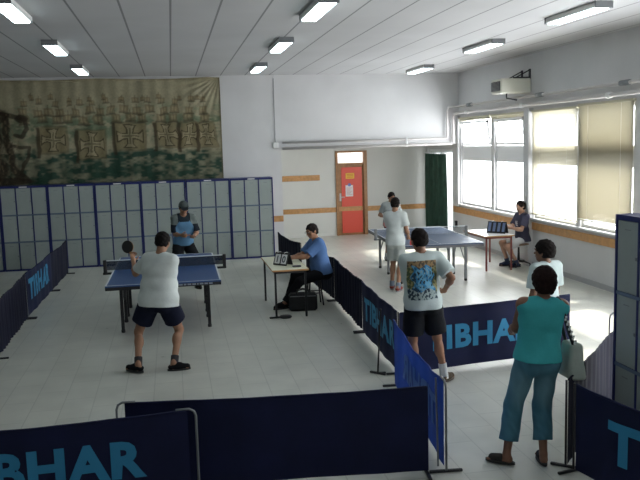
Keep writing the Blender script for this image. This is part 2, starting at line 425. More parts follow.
# wall heater / air unit
def air_unit():
    t = thing('air_unit', 'cream box shaped air unit with louvred end, hung on black brackets above the windows', 'air unit', (XR, 14.3, 3.42))
    M_ac = mat('cream enamel', (.72, .71, .62), rough=.4)
    bx('casing', (-.64, -.02, 0, .50, 0, .28), M_ac, t, bev=.02)
    g = bx('grille', (-.655, -.635, .05, .45, .05, .23), mat('dark grille', (.06, .06, .07)), t)
    for k in range(7): bx('louvre', (-.67, -.65, .05, .45, .06+k*.024, .068+k*.024), mat('grille fin', (.3, .3, .3)), g)
    for y in (.08, .42):
        b = MB().box(-.03, 0, y-.02, y+.02, .20, .46).box(-.36, 0, y-.015, y+.015, .28, .31)
        b.tube([(-.30, y, .30), (-.02, y, .44)], .012, 6)
        b.build('bracket', M_blackm, t)
    MB().tube([(-.42, .25, 0), (-.42, .25, -.09), (-.2, .25, -.13)], .016, 6).build('drain_pipe', M_blackm, t)
air_unit()

# fluorescent fixtures
M_tube = mat('fluorescent diffuser', (.9, .95, .95), rough=.4, emit=(.76, .96, 1.0), estr=7)
def light_proto(label):
    t = thing('ceiling_light', label, 'ceiling light', (0, 0, ZC), group='fluorescent ceiling lights')
    MB().box(-.115, .115, -.64, .64, -.07, -.0, bev=.015).build('housing', M_white, t)
    MB().box(-.095, .095, -.61, .61, -.092, -.069, bev=.012).build('diffuser', M_tube, t)
    for s in (-1, 1): MB().box(-.115, .115, min(s*.635, s*.655), max(s*.635, s*.655), -.082, 0).build('end_cap', M_greym, t)
    return t
lp = None
rows = [([(-1.66, 9.34), (-1.66, 12.72), (-1.68, 16.2)], 'bright ceiling light above the lockers and mural side'),
        ([(1.78, 9.18), (1.80, 12.5), (1.84, 16.1)], 'bright ceiling light in the middle row of the ceiling'),
        ([(5.21, 9.42), (5.32, 12.75), (5.52, 16.8)], 'ceiling light in the row beside the windows')]
places = ['nearest the camera', 'second from the camera', 'closest to the end wall']
for pts_, lab in rows:
    for k, (x, y) in enumerate(pts_):
        if lp is None: lp = light_proto(''); o = lp
        else: o = copy_tree(lp)
        o.location = (x, y, ZC); o['label'] = lab+', '+places[k]

# ------------------------------------------------------------------ mural
def mural():
    def px(x, z): return None
    x0, x1, z1, z0 = -6.4, 1.18, 4.125, 1.62
    nu, nv = 560, 190
    rs = np.random.RandomState(3)
    def vnoise(X, Y, s, seed):
        r = np.random.RandomState(seed); G = r.rand(80, 80)
        x = X*s; y = Y*s; xi = np.floor(x).astype(int); yi = np.floor(y).astype(int); fx = x-xi; fy = y-yi
        fx = fx*fx*(3-2*fx); fy = fy*fy*(3-2*fy)
        g = lambda a, b: G[a % 80, b % 80]
        return (g(xi, yi)*(1-fx)+g(xi+1, yi)*fx)*(1-fy)+(g(xi, yi+1)*(1-fx)+g(xi+1, yi+1)*fx)*fy
    U, V = np.meshgrid(np.linspace(0, 1, nu+1), np.linspace(0, 1, nv+1))
    X = x0+(x1-x0)*U; Z = z0+(z1-z0)*V
    # painting coordinates: a along (0 at x=-4.0 .. 222 at x=1.18), b downward (76..185)
    A = (X-1.18)/5.18*222+222; B = 185-(Z-z0-.19)/(z1-z0-.19)*107
    A2 = A+1.1*(vnoise(A, B, .16, 5)-.5)*2; B2 = B+1.1*(vnoise(A, B, .16, 6)-.5)*2
    n1 = vnoise(A, B, .07, 1)*.6+vnoise(A, B, .2, 2)*.3+vnoise(A, B, .5, 8)*.1
    n2 = vnoise(A, B*1.8, .10, 3)*.6+vnoise(A, B*1.8, .3, 4)*.4
    C = np.zeros(A.shape+(3,)); C[:] = (.33, .30, .20)
    C *= (.82+.35*n1)[..., None]
    def mixin(mask, col):
        nonlocal C
        m = np.clip(mask, 0, 1)[..., None]; C = C*(1-m)+np.array(col)*m
    sm = lambda e0, e1, x: (lambda t: t*t*(3-2*t))(np.clip((x-e0)/(e1-e0), 0, 1))
    # sea
    mixin(sm(148, 160, B2+12*(n2-.5))*(.35+.8*sm(.25, .75, n2)), (.03, .065, .045))
    mixin(sm(160, 172, B2)*sm(.45, .7, n1)*.7, (.02, .055, .035))
    mixin(sm(112, 122, B2)*(1-sm(134, 150, B2))*sm(.30, .55, n2)*.75, (.085, .14, .085))
    mixin(sm(100, 108, B2)*(1-sm(112, 122, B2))*sm(.5, .7, n2)*.4, (.17, .24, .15))
    def rect(a0, a1, b0, b1, soft=.8): return sm(a0-soft, a0+soft, A2)*(1-sm(a1-soft, a1+soft, A2))*sm(b0-soft, b0+soft, B2)*(1-sm(b1-soft, b1+soft, B2))
    # big sails with flared crosses
    for (a0, a1, b0, b1, tilt) in ((49, 74, 127, 153, 0), (84, 110, 131, 160, .05), (119, 147, 124, 152, 0), (158, 180, 125, 150, -.2), (181, 199, 125, 151, .12), (199, 216, 126, 151, -.1), (-22, 0, 128, 152, 0), (-60, -34, 126, 152, 0)):
        sv = (A2, B2); A2 = A2+(B2-(b0+b1)/2)*tilt
        mixin(rect(a0-1.3, a1+1.3, b0-1.3, b1+1.3)*.55, (.12, .09, .045)); mixin(rect(a0+.6, a1-.6, b0+.6, b1-.6)*.8, (.24, .20, .11))
        ca, cb = (a0+a1)/2, (b0+b1)/2; ra, rb = (a1-a0)/2, (b1-b0)/2
        da = np.abs(A2-ca)/ra; db = np.abs(B2-cb)/rb
        arm = ((da < .16+.20*sm(.5, .95, db)) & (db < .82)) | ((db < .16+.20*sm(.5, .95, da)) & (da < .82))
        out = ((da < .25+.24*sm(.5, .95, db)) & (db < .90)) | ((db < .25+.24*sm(.5, .95, da)) & (da < .90))
        mixin(out*.8, (.06, .05, .028)); mixin(arm*.9, (.34, .29, .18)); inner = ((da < .06) & (db < .6)) | ((db < .06) & (da < .6)); mixin(inner*.7, (.10, .09, .05))
        A2, B2 = sv
        mixin(rect(a0-2.5, a0+.8, b0, b1+5)*.8, (.05, .035, .02))
    # little ships
    r = random.Random(7)
    for row, (b, hh, step) in enumerate(((120, 8, 14), (111, 7, 12), (102, 5, 13), (98, 4, 17))):
        a = -90+row*5
        while a < 214:
            aa = a+r.uniform(-3, 3); bb = b+r.uniform(-2, 2); w = hh*.55
            if aa > 34 or aa < -10:
                mixin(rect(aa-w, aa+w, bb-hh*.6, bb+hh*.5)*.6, (.14, .10, .05)); mixin(rect(aa-w*.5, aa+w*.6, bb-hh*.35, bb+hh*.2)*.6, (.36, .29, .17))
                mixin(rect(aa-.5, aa+.5, bb-hh*1.1, bb+hh*.5, .5)*.5, (.08, .06, .035)); mixin(rect(aa-w*1.2, aa+w*1.2, bb+hh*.4, bb+hh*.65, .5)*.6, (.06, .05, .03))
            a += step
    # big dark figure at the side
    def ell(a, b, ra, rb, s=.12): return 1-sm(1-s, 1+s, np.sqrt(((A2-a)/ra)**2+((B2-b)/rb)**2))
    dk = (.035, .025, .016); md = (.15, .115, .07)
    def stroke(pts, w):
        m = np.zeros_like(A2)
        for (a0, b0), (a1, b1) in zip(pts[:-1], pts[1:]):
            t_ = np.clip(((A2-a0)*(a1-a0)+(B2-b0)*(b1-b0))/((a1-a0)**2+(b1-b0)**2), 0, 1)
            m = np.maximum(m, 1-sm(w*.6, w*1.2, np.hypot(A2-a0-(a1-a0)*t_, B2-b0-(b1-b0)*t_)))
        return m
    mixin(sm(104, 112, B2)*(1-sm(18, 44, A2))*.35, (.12, .09, .055))
    for e in ((-1, 99, 4, 5), (4, 115, 18, 9), (2, 140, 13, 30), (4, 168, 15, 14), (-18, 130, 14, 36), (-22, 170, 20, 20), (34, 118, 6, 4), (16, 181, 26, 4)): mixin(ell(*e)*.85, dk)
    mixin(stroke([(14, 112), (24, 115), (37, 119), (39, 128), (34, 136), (28, 134)], 2.2)*.85, dk)
    mixin(stroke([(20, 118), (19, 140), (23, 152), (24, 168), (30, 178)], 3.6)*.85, dk)
    mixin(stroke([(24, 145), (40, 147), (36, 160), (30, 172), (38, 180)], 1.8)*.8, dk)
    for e in ((9, 132, 3, 9), (10, 158, 4, 12), (-2, 122, 5, 5), (4, 112, 8, 3), (-1, 150, 3, 8)): mixin(ell(*e)*.6, md)
    streak = np.sin(A*1.1+9*n1)*np.sin(B*.35+9*n2)
    fig = np.clip(sum(ell(*e) for e in ((8, 120, 18, 14), (12, 140, 18, 20), (8, 168, 20, 16))), 0, 1)
    mixin(fig*sm(.35, .8, streak)*.45, (.20, .15, .09)); mixin(fig*sm(.3, .8, -streak)*.5, (.02, .015, .01))
    mixin(sm(83, 79, B)*.3, (.32, .26, .14))
    mixin(sm(219.5, 221.5, A)*.6, (.12, .10, .06))
    C *= (.9+.2*vnoise(A, B, .9, 11))[..., None]
    # cloth: slightly wavy, pulled folds toward its hung corner
    fold = .012*np.sin(A*.16+B*.05)+.006*np.sin(A*.5)
    ang = np.arctan2(B-77, 222-A+1e-3); rad = np.hypot(B-77, 222-A)
    fold += .009*np.sin(ang*30)*np.exp(-((rad-25)/22)**2)
    zz = Z+np.where(V > .98, -.03*np.abs(np.sin(A*.03)), 0)*1.0
    verts = np.stack([X-0, -.045+fold, zz], -1).reshape(-1, 3)
    me = bpy.data.meshes.new('mural_cloth')
    i = np.arange(nv)[:, None]*(nu+1)+np.arange(nu)[None]; i = i.ravel()
    faces = np.stack([i, i+1, i+nu+2, i+nu+1], 1)
    me.from_pydata((verts-np.array([-2.6, 0, 1.62])).tolist(), [], faces.tolist())
    a = me.color_attributes.new('Col', 'FLOAT_COLOR', 'POINT'); c4 = np.concatenate([C.reshape(-1, 3), np.ones((C.shape[0]*C.shape[1], 1))], 1)
    a.data.foreach_set('color', c4.astype(np.float32).ravel())
    me.polygons.foreach_set('use_smooth', [True]*len(me.polygons)); me.materials.append(vcol_mat('painted canvas'))
    o = bpy.data.objects.new('mural_cloth', me); o.location = (-2.6, YW, 1.62)
    link(o, None, label='large painted canvas of sailing ships with crosses on green sea above the lockers', cat='mural')
mural()

# ------------------------------------------------------------------ lockers
def locker_proto(hinge=1):
    W, D, H = .965, .48, 1.82
    t = thing('locker_cabinet', '', 'locker', group='navy framed grey lockers')
    MB().box(0, W, .03, D, 0, H).box(0, .026, -.004, .03, 0, H).box(W-.026, W, -.004, .03, 0, H).box(.022, W-.022, 0, .03, 0, .035).box(.022, W-.022, 0, .03, H-.04, H).box(.311, .334, 0, .03, .035, H-.04).box(.631, .654, 0, .03, .035, H-.04).build('carcass', M_navy, t)
    for z in (.608, 1.188): bx('row_rail', (.026, W-.026, -.002, .03, z, z+.026), M_navyd, t)
    bx('name_plate', (.40, .56, -.005, 0, H-.032, H-.010), M_paper, t)
    for (a, b) in ((.026, .311), (.334, .631), (.654, .939)):
        for (z0, z1) in ((.04, .606), (.636, 1.186), (1.216, 1.776)):
            d = bx('locker_door', (a, b, .004, .022, z0, z1), M_door, t, bev=.004)
            bx('lock', (b-.03, b-.012, -.002, .006, (z0+z1)/2-.012, (z0+z1)/2+.012), M_greym, d)
            bx('vent_slot', ((a+b)/2-.04, (a+b)/2+.04, .002, .005, z1-.07, z1-.064), M_greym, d)
    return t
LX = [-4.59, -3.615, -2.64, -1.665, -.695, .285, 1.255]
names = ['navy framed grey locker cabinet, partly cut by the picture edge beneath the mural figure', 'navy framed grey locker cabinet, second in the row from the cut-off one',
         'navy framed grey locker cabinet, third from the cut-off end of the row', 'navy framed grey locker cabinet behind the white shirted player',
         'navy framed grey locker cabinet behind the player in the cap', 'navy framed grey locker cabinet, next to last before the recess', 'navy framed grey locker cabinet at the end of the row beside the recess']
L0 = None
for x, nm in zip(LX, names):
    if L0 is None: L0 = locker_proto(); o = L0
    else: o = copy_tree(L0)
    o.location = (x, 17.385, 0); o['label'] = nm
o = copy_tree(L0); o.location = (3.585, 5.80, 0); o.scale = (1, 1, 1.05); o.rotation_euler = (0, 0, -pi/2); o['label'] = 'tall grey locker with navy frame standing apart near the windows'

# ------------------------------------------------------------------ barriers
def barrier(a, b, label, cloth=None, text=None, side=1, sag=.015, fold=.008, h=.71, seed=0, through=False, feet=(1, 1), ends=(0, 0), lean=0., tilt_post=None, gather=0, inset=0, tw=1.40, th=.275, tx=.31):
    """a->b on the floor; lettering reads from a to b for somebody who stands on the side given by 'side' (+1: the right-hand side of a->b)"""
    a = Vector((*a, 0)); b = Vector((*b, 0)); L = (b-a).length; ang = atan2(b.y-a.y, b.x-a.x)
    t = thing('court_barrier', label, 'barrier', a, ang, group='navy court barriers')
    r = random.Random(seed); ph = [r.uniform(0, 6) for _ in range(4)]
    c0, c1 = (.06 if ends[0] else inset), (L-.06 if ends[1] else L)
    def sh(x, z):
        w = fold*(sin(x*7+ph[0]+z*2)+.5*sin(x*17+ph[1]-z*3))+gather*.012*sin(x*42+ph[2])*(1-.3*z)
        return w*(.35+.65*min(1, min(x, L-x)/.25))+lean*z
    def top(x): q = (x-c0)/(c1-c0); return h-sag*4*q*(1-q)-.0*q
    def fn(u, v):
        x = c0+(c1-c0)*u; z = .03+(top(x)-.03)*v
        return (x, sh(x, z), z)
    grid_mesh('fabric_panel', fn, 90 if not gather else 240, 14, cloth or M_cloth, t)
    # frame: posts with rounded shoulders and feet
    for k, x in enumerate((0, L)):
        s = 1 if k == 0 else -1
        p = [(x, lean*0, .02), (x, lean*h, h-.05), (x+s*.012, lean*h, h-.015), (x+s*.045, lean*h, h+.004), (x+s*.14, lean*h, h+.004)] if ends[k] else [(x+s*.012, .014, .02), (x+s*.012, .014, h-.01)]
        MB().tube(p, .009, 8).build('post', M_greym if ends[k] else M_blackm, t, smooth=True)
        if feet[k]: MB().box(x+s*.012-.013, x+s*.012+.013, -.13, .13, 0, .022, bev=.005).build('foot', M_blackm, t)
    MB().tube([(c0+.01+(c1-c0-.02)*i/30, sh(c0+.01+(c1-c0-.02)*i/30, h), top(c0+.01+(c1-c0-.02)*i/30)-.004) for i in range(31)], .009, 6).build('top_seam', cloth or M_cloth, t, smooth=True)
    if text:
        hh = th; vs, fs, W = text_mesh('TIBHAR', hh, bold=.042, space=1.08, cut=.045, width=tw)
        x0 = tx; sides = [side]
        for sd in ((side, -side) if through else (side,)):
            out = []
            for (x, y, z) in vs:
                xx = x0+x if side == 1 else L-x0-x
                zz = .24+y
                out.append((xx, sh(xx, zz)-.006*sd, zz))
            me = bpy.data.meshes.new('lettering'); me.from_pydata(out, [], fs); me.materials.append(M_letter if sd == side else M_letterb)
            lo = bpy.data.objects.new('lettering', me); link(lo, t)
            lo['label'] = 'light blue capital lettering' if sd == side else 'blue lettering showing through in reverse'
    return t
# along the far side of the first table's court
barrier((-2.24, 9.95), (-2.28, 12.27), 'dark pleated court barrier cut by the picture edge beside the first table', cloth=M_clothd, sag=.02, gather=1, seed=1)
barrier((-2.28, 12.32), (-2.25, 14.62), 'court barrier with blue lettering between two plain ones near the lockers', text=True, sag=.02, seed=2, tw=1.86, th=.34, tx=.2)
barrier((-2.25, 14.66), (-2.22, 16.62), 'plain court barrier nearest the lockers on the mural side', cloth=M_clothd, sag=.03, seed=3)
# centre line of barriers
barrier((2.14, 16.2), (2.30, 14.25), 'sagging plain barrier behind the umpire, closest to the lockers', cloth=M_clothd, sag=.05, seed=4, gather=.5)
barrier((2.40, 14.2), (2.50, 12.15), 'sagging plain barrier directly behind the seated umpire', cloth=M_clothd, sag=.05, seed=5, gather=.6)
barrier((2.50, 12.1), (2.43, 9.98), 'pleated dark barrier between the umpire stool and the lettered barrier', cloth=M_clothd, sag=.02, seed=6, gather=1)
barrier((2.42, 9.93), (2.34, 8.0), 'lettered barrier facing the first table, beside the thin black stand', text=True, sag=.01, seed=7, tw=1.62, th=.30, tx=.2)
barrier((2.34, 7.92), (4.53, 8.26), 'lettered barrier across the floor behind the man in the printed shirt', text=True, sag=.0, fold=.005, seed=8)
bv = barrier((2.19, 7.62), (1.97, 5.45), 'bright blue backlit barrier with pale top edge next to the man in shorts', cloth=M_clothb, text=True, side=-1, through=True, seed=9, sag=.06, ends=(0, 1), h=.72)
MB().tube([(1.98, -.03, .70), (2.12, -.05, .03)], .008, 8).build('strut', M_greym, bv)
barrier((-.49, 5.70), (1.83, 5.46), 'wide plain navy barrier across the front, without lettering', seed=10, sag=.015, fold=.004, ends=(1, 0), h=.70)
barrier((-1.99, 5.37), (.08, 5.42), 'lettered barrier in the nearest corner, overlapping the plain navy one', text=True, sag=.025, fold=.005, seed=11, ends=(0, 1), h=.70)
barrier((2.90, 5.30), (4.42, 6.96), 'dark barrier running behind the tall locker near the woman', cloth=M_clothd, seed=12, sag=.0, gather=.3, fold=.005)
barrier((2.90, 5.24), (3.36, 2.98), 'lettered barrier below the tall locker beside the woman with the bag', text=True, seed=13, sag=.03, fold=.012, inset=.05, tw=1.6, th=.31, tx=.40)
barrier((4.40, 7.20), (6.5, 7.7), 'barrier end with a black arched tube peeping out behind the tall locker', cloth=M_clothd, seed=14, ends=(1, 0))
# separate black stand
t = thing('barrier_stand', 'thin black T footed stand leaning beside the lettered barrier', 'stand', (2.13, 8.08, 0))
MB().tube([(0, 0, .012), (.06, .05, .72)], .010, 8).build('rod', M_blackm, t)
MB().box(-.015, .015, -.10, .10, 0, .022, M=Matrix.Rotation(.75, 4, 'Z'), bev=.005).box(0, .09, -.012, .012, 0, .018).build('foot', M_blackm, t)

# ------------------------------------------------------------------ table tennis tables
M_tt = mat('blue table top', (.028, .08, .23), rough=.38, noise=.06, nscale=2)
M_tt2 = mat('grey blue table top', (.05, .085, .16), rough=.42, spec=.3, noise=.06, nscale=2)
M_line = mat('white line paint', (.75, .78, .8), rough=.4)
def tt_table(label, loc, rz, top, legm, apron, netm, frames, postm=None):
    t = thing('table_tennis_table', label, 'table', loc, rz, group='table tennis tables')
    W, L, H = 1.525, 2.74, .76
    for s in (-1, 1):
        y0, y1 = (s*L/2, s*.004) if s < 0 else (.004, L/2)
        h = bx('tabletop', (-W/2, W/2, min(y0, y1), max(y0, y1), H-.022, H), top, t, bev=.003)
        ln = MB(); e = .0015
        ye = s*L/2
        ln.box(-W/2, -W/2+.02, min(y0, y1), max(y0, y1), H, H+e).box(W/2-.02, W/2, min(y0, y1), max(y0, y1), H, H+e).box(-W/2, W/2, min(ye, ye-s*.02), max(ye, ye-s*.02), H, H+e).box(-.0015, .0015, min(y0, y1), max(y0, y1), H, H+e)
        ln.build('white_line', M_line, h)
        MB().box(-W/2, W/2, min(ye-s*.002, ye-s*.03), max(ye-s*.002, ye-s*.03), H-.065, H-.022).box(-W/2+.002, -W/2+.03, min(y0, y1), max(y0, y1), H-.065, H-.022).box(W/2-.03, W/2-.002, min(y0, y1), max(y0, y1), H-.065, H-.022).build('apron', apron, t)
    for yf in frames:
        for s in (-1, 1):
            x = s*.60
            lg = MB().box(x-.022, x+.022, yf-.022, yf+.022, .04, H-.03, bev=.004).build('leg', legm, t)
            MB().lathe([(.02, 0), (.028, .005), (.028, .04), (.02, .05)], c=(x, yf, 0), n=12).build('foot_pad', M_blackm, lg)
            sg = 1 if yf < 0 else -1
            MB().tube([(x, yf, .32), (x*.98, yf+sg*.42 if abs(yf) > .5 else yf-sg*.28, H-.05)], .010, 6).build('brace', legm, t)
        MB().box(-.60, .60, yf-.015, yf+.015, H-.13, H-.10).build('crossbar', legm, t)
    # net
    ov = .15
    n = MB(); nx = 60
    net = bx('net', (-W/2-ov+.02, W/2+ov-.02, -.003, .003, H+.005, H+.145), netm, t)
    bx('net_tape', (-W/2-ov+.02, W/2+ov-.02, -.006, .006, H+.14, H+.1525), M_line, net)
    for s in (-1, 1):
        MB().box(s*(W/2+ov-.03)-.02, s*(W/2+ov-.03)+.03, -.03, .03, H-.06, H+.155, bev=.006).box(min(s*(W/2-.03), s*(W/2+ov)), max(s*(W/2-.03), s*(W/2+ov)), -.02, .02, H-.06, H-.03).build('net_post', postm or M_black, t)
    return t
M_net = mat('dark net', (.02, .03, .05), rough=.9)
def netify(m, al):
    nt = m.node_tree; N = nt.nodes; L = nt.links
    tr = N.new('ShaderNodeBsdfTransparent'); mx = N.new('ShaderNodeMixShader'); mx.inputs[0].default_value = al
    L.new(tr.outputs[0], mx.inputs[1]); L.new(N['Principled BSDF'].outputs[0], mx.inputs[2]); L.new(mx.outputs[0], N['Material Output'].inputs['Surface'])
netify(M_net, .62)
M_net2 = mat('pale net', (.3, .33, .36), rough=.9); netify(M_net2, .22)
T1 = tt_table('blue table tennis table with dark net where the capped player waits', (-.17, 11.78, 0), -.01, M_tt, M_blackm, M_blackm, M_net, (-.85, -.2, .2, .85))
ap = MB(); xx = .20
for k, wd in enumerate((.05, .035, .05, .05, .02, .05, .045, .05)):
    ap.box(xx, xx+wd, -1.3735, -1.371, .712, .733); xx += wd+.014
ap.build('faint_lettering', mat('faint grey print', (.25, .28, .33)), T1)
T2 = tt_table('grey blue table tennis table in the sunlit part of the hall', (4.60, 14.03, 0), -.06, M_tt2, M_greym, mat('grey apron', (.12, .12, .13)), M_net2, (-.85, -.12, .2, .98), postm=M_greym)

# ------------------------------------------------------------------ desks, stools, small things
def desk(label, x0, x1, y0, y1, H, top, edge, legm):
    t = thing('desk', label, 'desk', (x0, y0, 0)); w, d = x1-x0, y1-y0
    bx('desktop', (0, w, 0, d, H-.022, H), top, t, bev=.004)
    MB().box(-.003, w+.003, -.003, 0, H-.024, H-.002).box(-.003, w+.003, d, d+.003, H-.024, H-.002).box(-.003, 0, 0, d, H-.024, H-.002).box(w, w+.003, 0, d, H-.024, H-.002).build('edge_band', edge, t)
    MB().box(.03, w-.03, .03, .055, H-.06, H-.022).box(.03, w-.03, d-.055, d-.03, H-.06, H-.022).box(.03, .055, .03, d-.03, H-.06, H-.022).box(w-.055, w-.03, .03, d-.03, H-.06, H-.022).build('frame', legm, t)
    for x in (.045, w-.045):
        for y in (.045, d-.045):
            MB().box(x-.015, x+.015, y-.015, y+.015, 0, H-.022, bev=.003).build('leg', legm, t)
    return t
desk("umpire's cream topped desk with dark legs beside the first table", 1.37, 1.91, 11.12, 12.55, .725, M_desk, M_edge, M_blackm)
desk("scorer's white desk with reddish legs under the windows", 5.84, 6.44, 13.90, 15.02, .69, M_deskw, M_edge, M_redm)

def scoreboard(name, label, loc, rz, w, h, digits, stripes=False):
    t = thing(name, label, 'scoreboard', loc, rz)
    lean = radians(20)
    for s in (-1, 1):
        M = Matrix.Translation((0, s*.075, 0)) @ Matrix.Rotation(s*lean, 4, 'X')
        mb = MB().box(-w/2, w/2, -.004, .004, 0, h, M=M); pn = mb.build('panel', M_black, t)
        if digits:
            for k, (dg, c) in enumerate(zip(digits, (-w*.24, w*.24))):
                MB().box(c-w*.19, c+w*.19, -.008 if s < 0 else .004, -.004 if s < 0 else .008, h*.12, h*.86, M=M).build('number_card', M_paper, pn)
                vs, fs, W = text_mesh(dg, h*.52, bold=.02)
                out = [M @ Vector(((c-W/2+x) if s < 0 else (c+W/2-x), s*.0095, h*.22+y)) for x, y, z in vs]
                me = bpy.data.meshes.new('digit'); me.from_pydata([tuple(v) for v in out], [], fs); me.materials.append(M_ink); link(bpy.data.objects.new('digit', me), pn)
        if stripes:
            for k in range(4):
                c = -w/2+w*(k+.5)/4
                MB().box(c-w*.07, c+w*.07, -.008 if s < 0 else .004, -.004 if s < 0 else .008, h*.15, h*.9, M=M).build('number_card', mat('score card grey blue', (.16, .22, .38), rough=.4), pn)
    for c in (-w*.25, w*.25): MB().tube([(c, -.04, h*.93), (c, -.02, h*.97), (c, .02, h*.97), (c, .04, h*.93)], .006, 6).build('ring', M_chrome, t)
    return t
scoreboard('flip_scoreboard', "black flip scoreboard with white number cards on the umpire's desk", (1.60, 11.62, .725), radians(-50), .27, .20, '10')
scoreboard('flip_scoreboard', 'black flip scoreboard with grey stripes on the desk by the windows', (6.28, 14.33, .69), radians(-50), .40, .24, None, stripes=True)
bx('remote_box', (1.70, 1.83, 11.30, 11.36, .725, .75), mat('dark grey plastic', (.06, .06, .07)), bev=.006, label="small dark grey box near the front edge of the umpire's desk", cat='box')

def bag():
    t = thing('sports_bag', "black bag standing on the floor beneath the umpire's desk", 'bag', (1.89, 11.62, 0), radians(-8))
    def fn(u, v):
        return None
    mb = MB(); pr = []
    mb.box(-.22, .22, -.11, .11, 0, .27, bev=.035)
    mb.build('bag_body', mat('black nylon', (.008, .008, .01), rough=.7, noise=.3), t)
    MB().tube([(-.20, -.112, .235), (.20, -.112, .235)], .005, 6).build('zip', M_greym, t)
    for s in (-1, 1): MB().tube([(-.10, s*.08, .25), (-.09, s*.05, .31), (0, s*.04, .33), (.09, s*.05, .31), (.10, s*.08, .25)], .008, 8).build('handle', M_black, t, smooth=True)
bag()
t = thing('flat_case', "small flat black case lying on the floor at the umpire's desk leg", 'case', (1.50, 11.17, 0), .05)
MB().lathe([(.0, 0), (.085, 0), (.095, .012), (.085, .028), (0, .03)], c=(.05, 0, 0), n=24).build('case_body', M_black, t, smooth=True)
MB().box(-.19, .0, -.018, .018, .002, .026, bev=.006).build('case_handle', M_black, t)

def stool(label, loc, H, seatm, legm, star=False):
    t = thing('stool', label, 'stool', loc)
    if not star:
        MB().lathe([(.15, -.03), (.17, -.022), (.175, -.005), (.16, .0), (0, .003)], c=(0, 0, H), n=28).build('seat', seatm, t, smooth=True)
        for k in range(4):
            a = pi/4+k*pi/2
            MB().tube([(.11*cos(a), .11*sin(a), H-.03), (.17*cos(a), .17*sin(a), 0)], .013, 8).build('leg', legm, t)
        z = .2; MB().tube([(.155*cos(pi/4+k*pi/2), .155*sin(pi/4+k*pi/2), z) for k in range(5)], .009, 6).build('ring', legm, t)
    else:
        MB().lathe([(.16, -.045), (.20, -.035), (.205, -.008), (.18, .0), (0, .004)], c=(0, 0, H), n=28).build('seat', seatm, t, smooth=True)
        MB().tube([(0, 0, .08), (0, 0, H-.03)], [.028, .016], 12).build('column', legm, t, smooth=True)
        for k in range(5):
            a = k*2*pi/5+.3
            lg = MB().tube([(0, 0, .10), (.14*cos(a), .14*sin(a), .095), (.26*cos(a), .26*sin(a), .065)], [.022, .018, .012], 8).build('leg', legm, t)
            MB().tube([(.26*cos(a)-.012, .26*sin(a), .03), (.26*cos(a)+.012, .26*sin(a), .03)], .03, 12).build('caster', M_blackm, lg)
    return t
stool('dark four legged stool the umpire in blue sits on', (2.14, 11.98, 0), .45, mat('stool seat black', (.02, .02, .022)), M_blackm)
stool('swivel stool with star base the scorer by the windows sits on', (6.74, 14.35, 0), .47, mat('stool seat wood', (.30, .2, .13)), M_blackm, star=True)

bx('wall_socket', (XR-.05, XR, 18.36, 18.44, .36, .52), M_black, label='small black box on the wall under the end of the wooden rail', cat='socket', bev=.005)
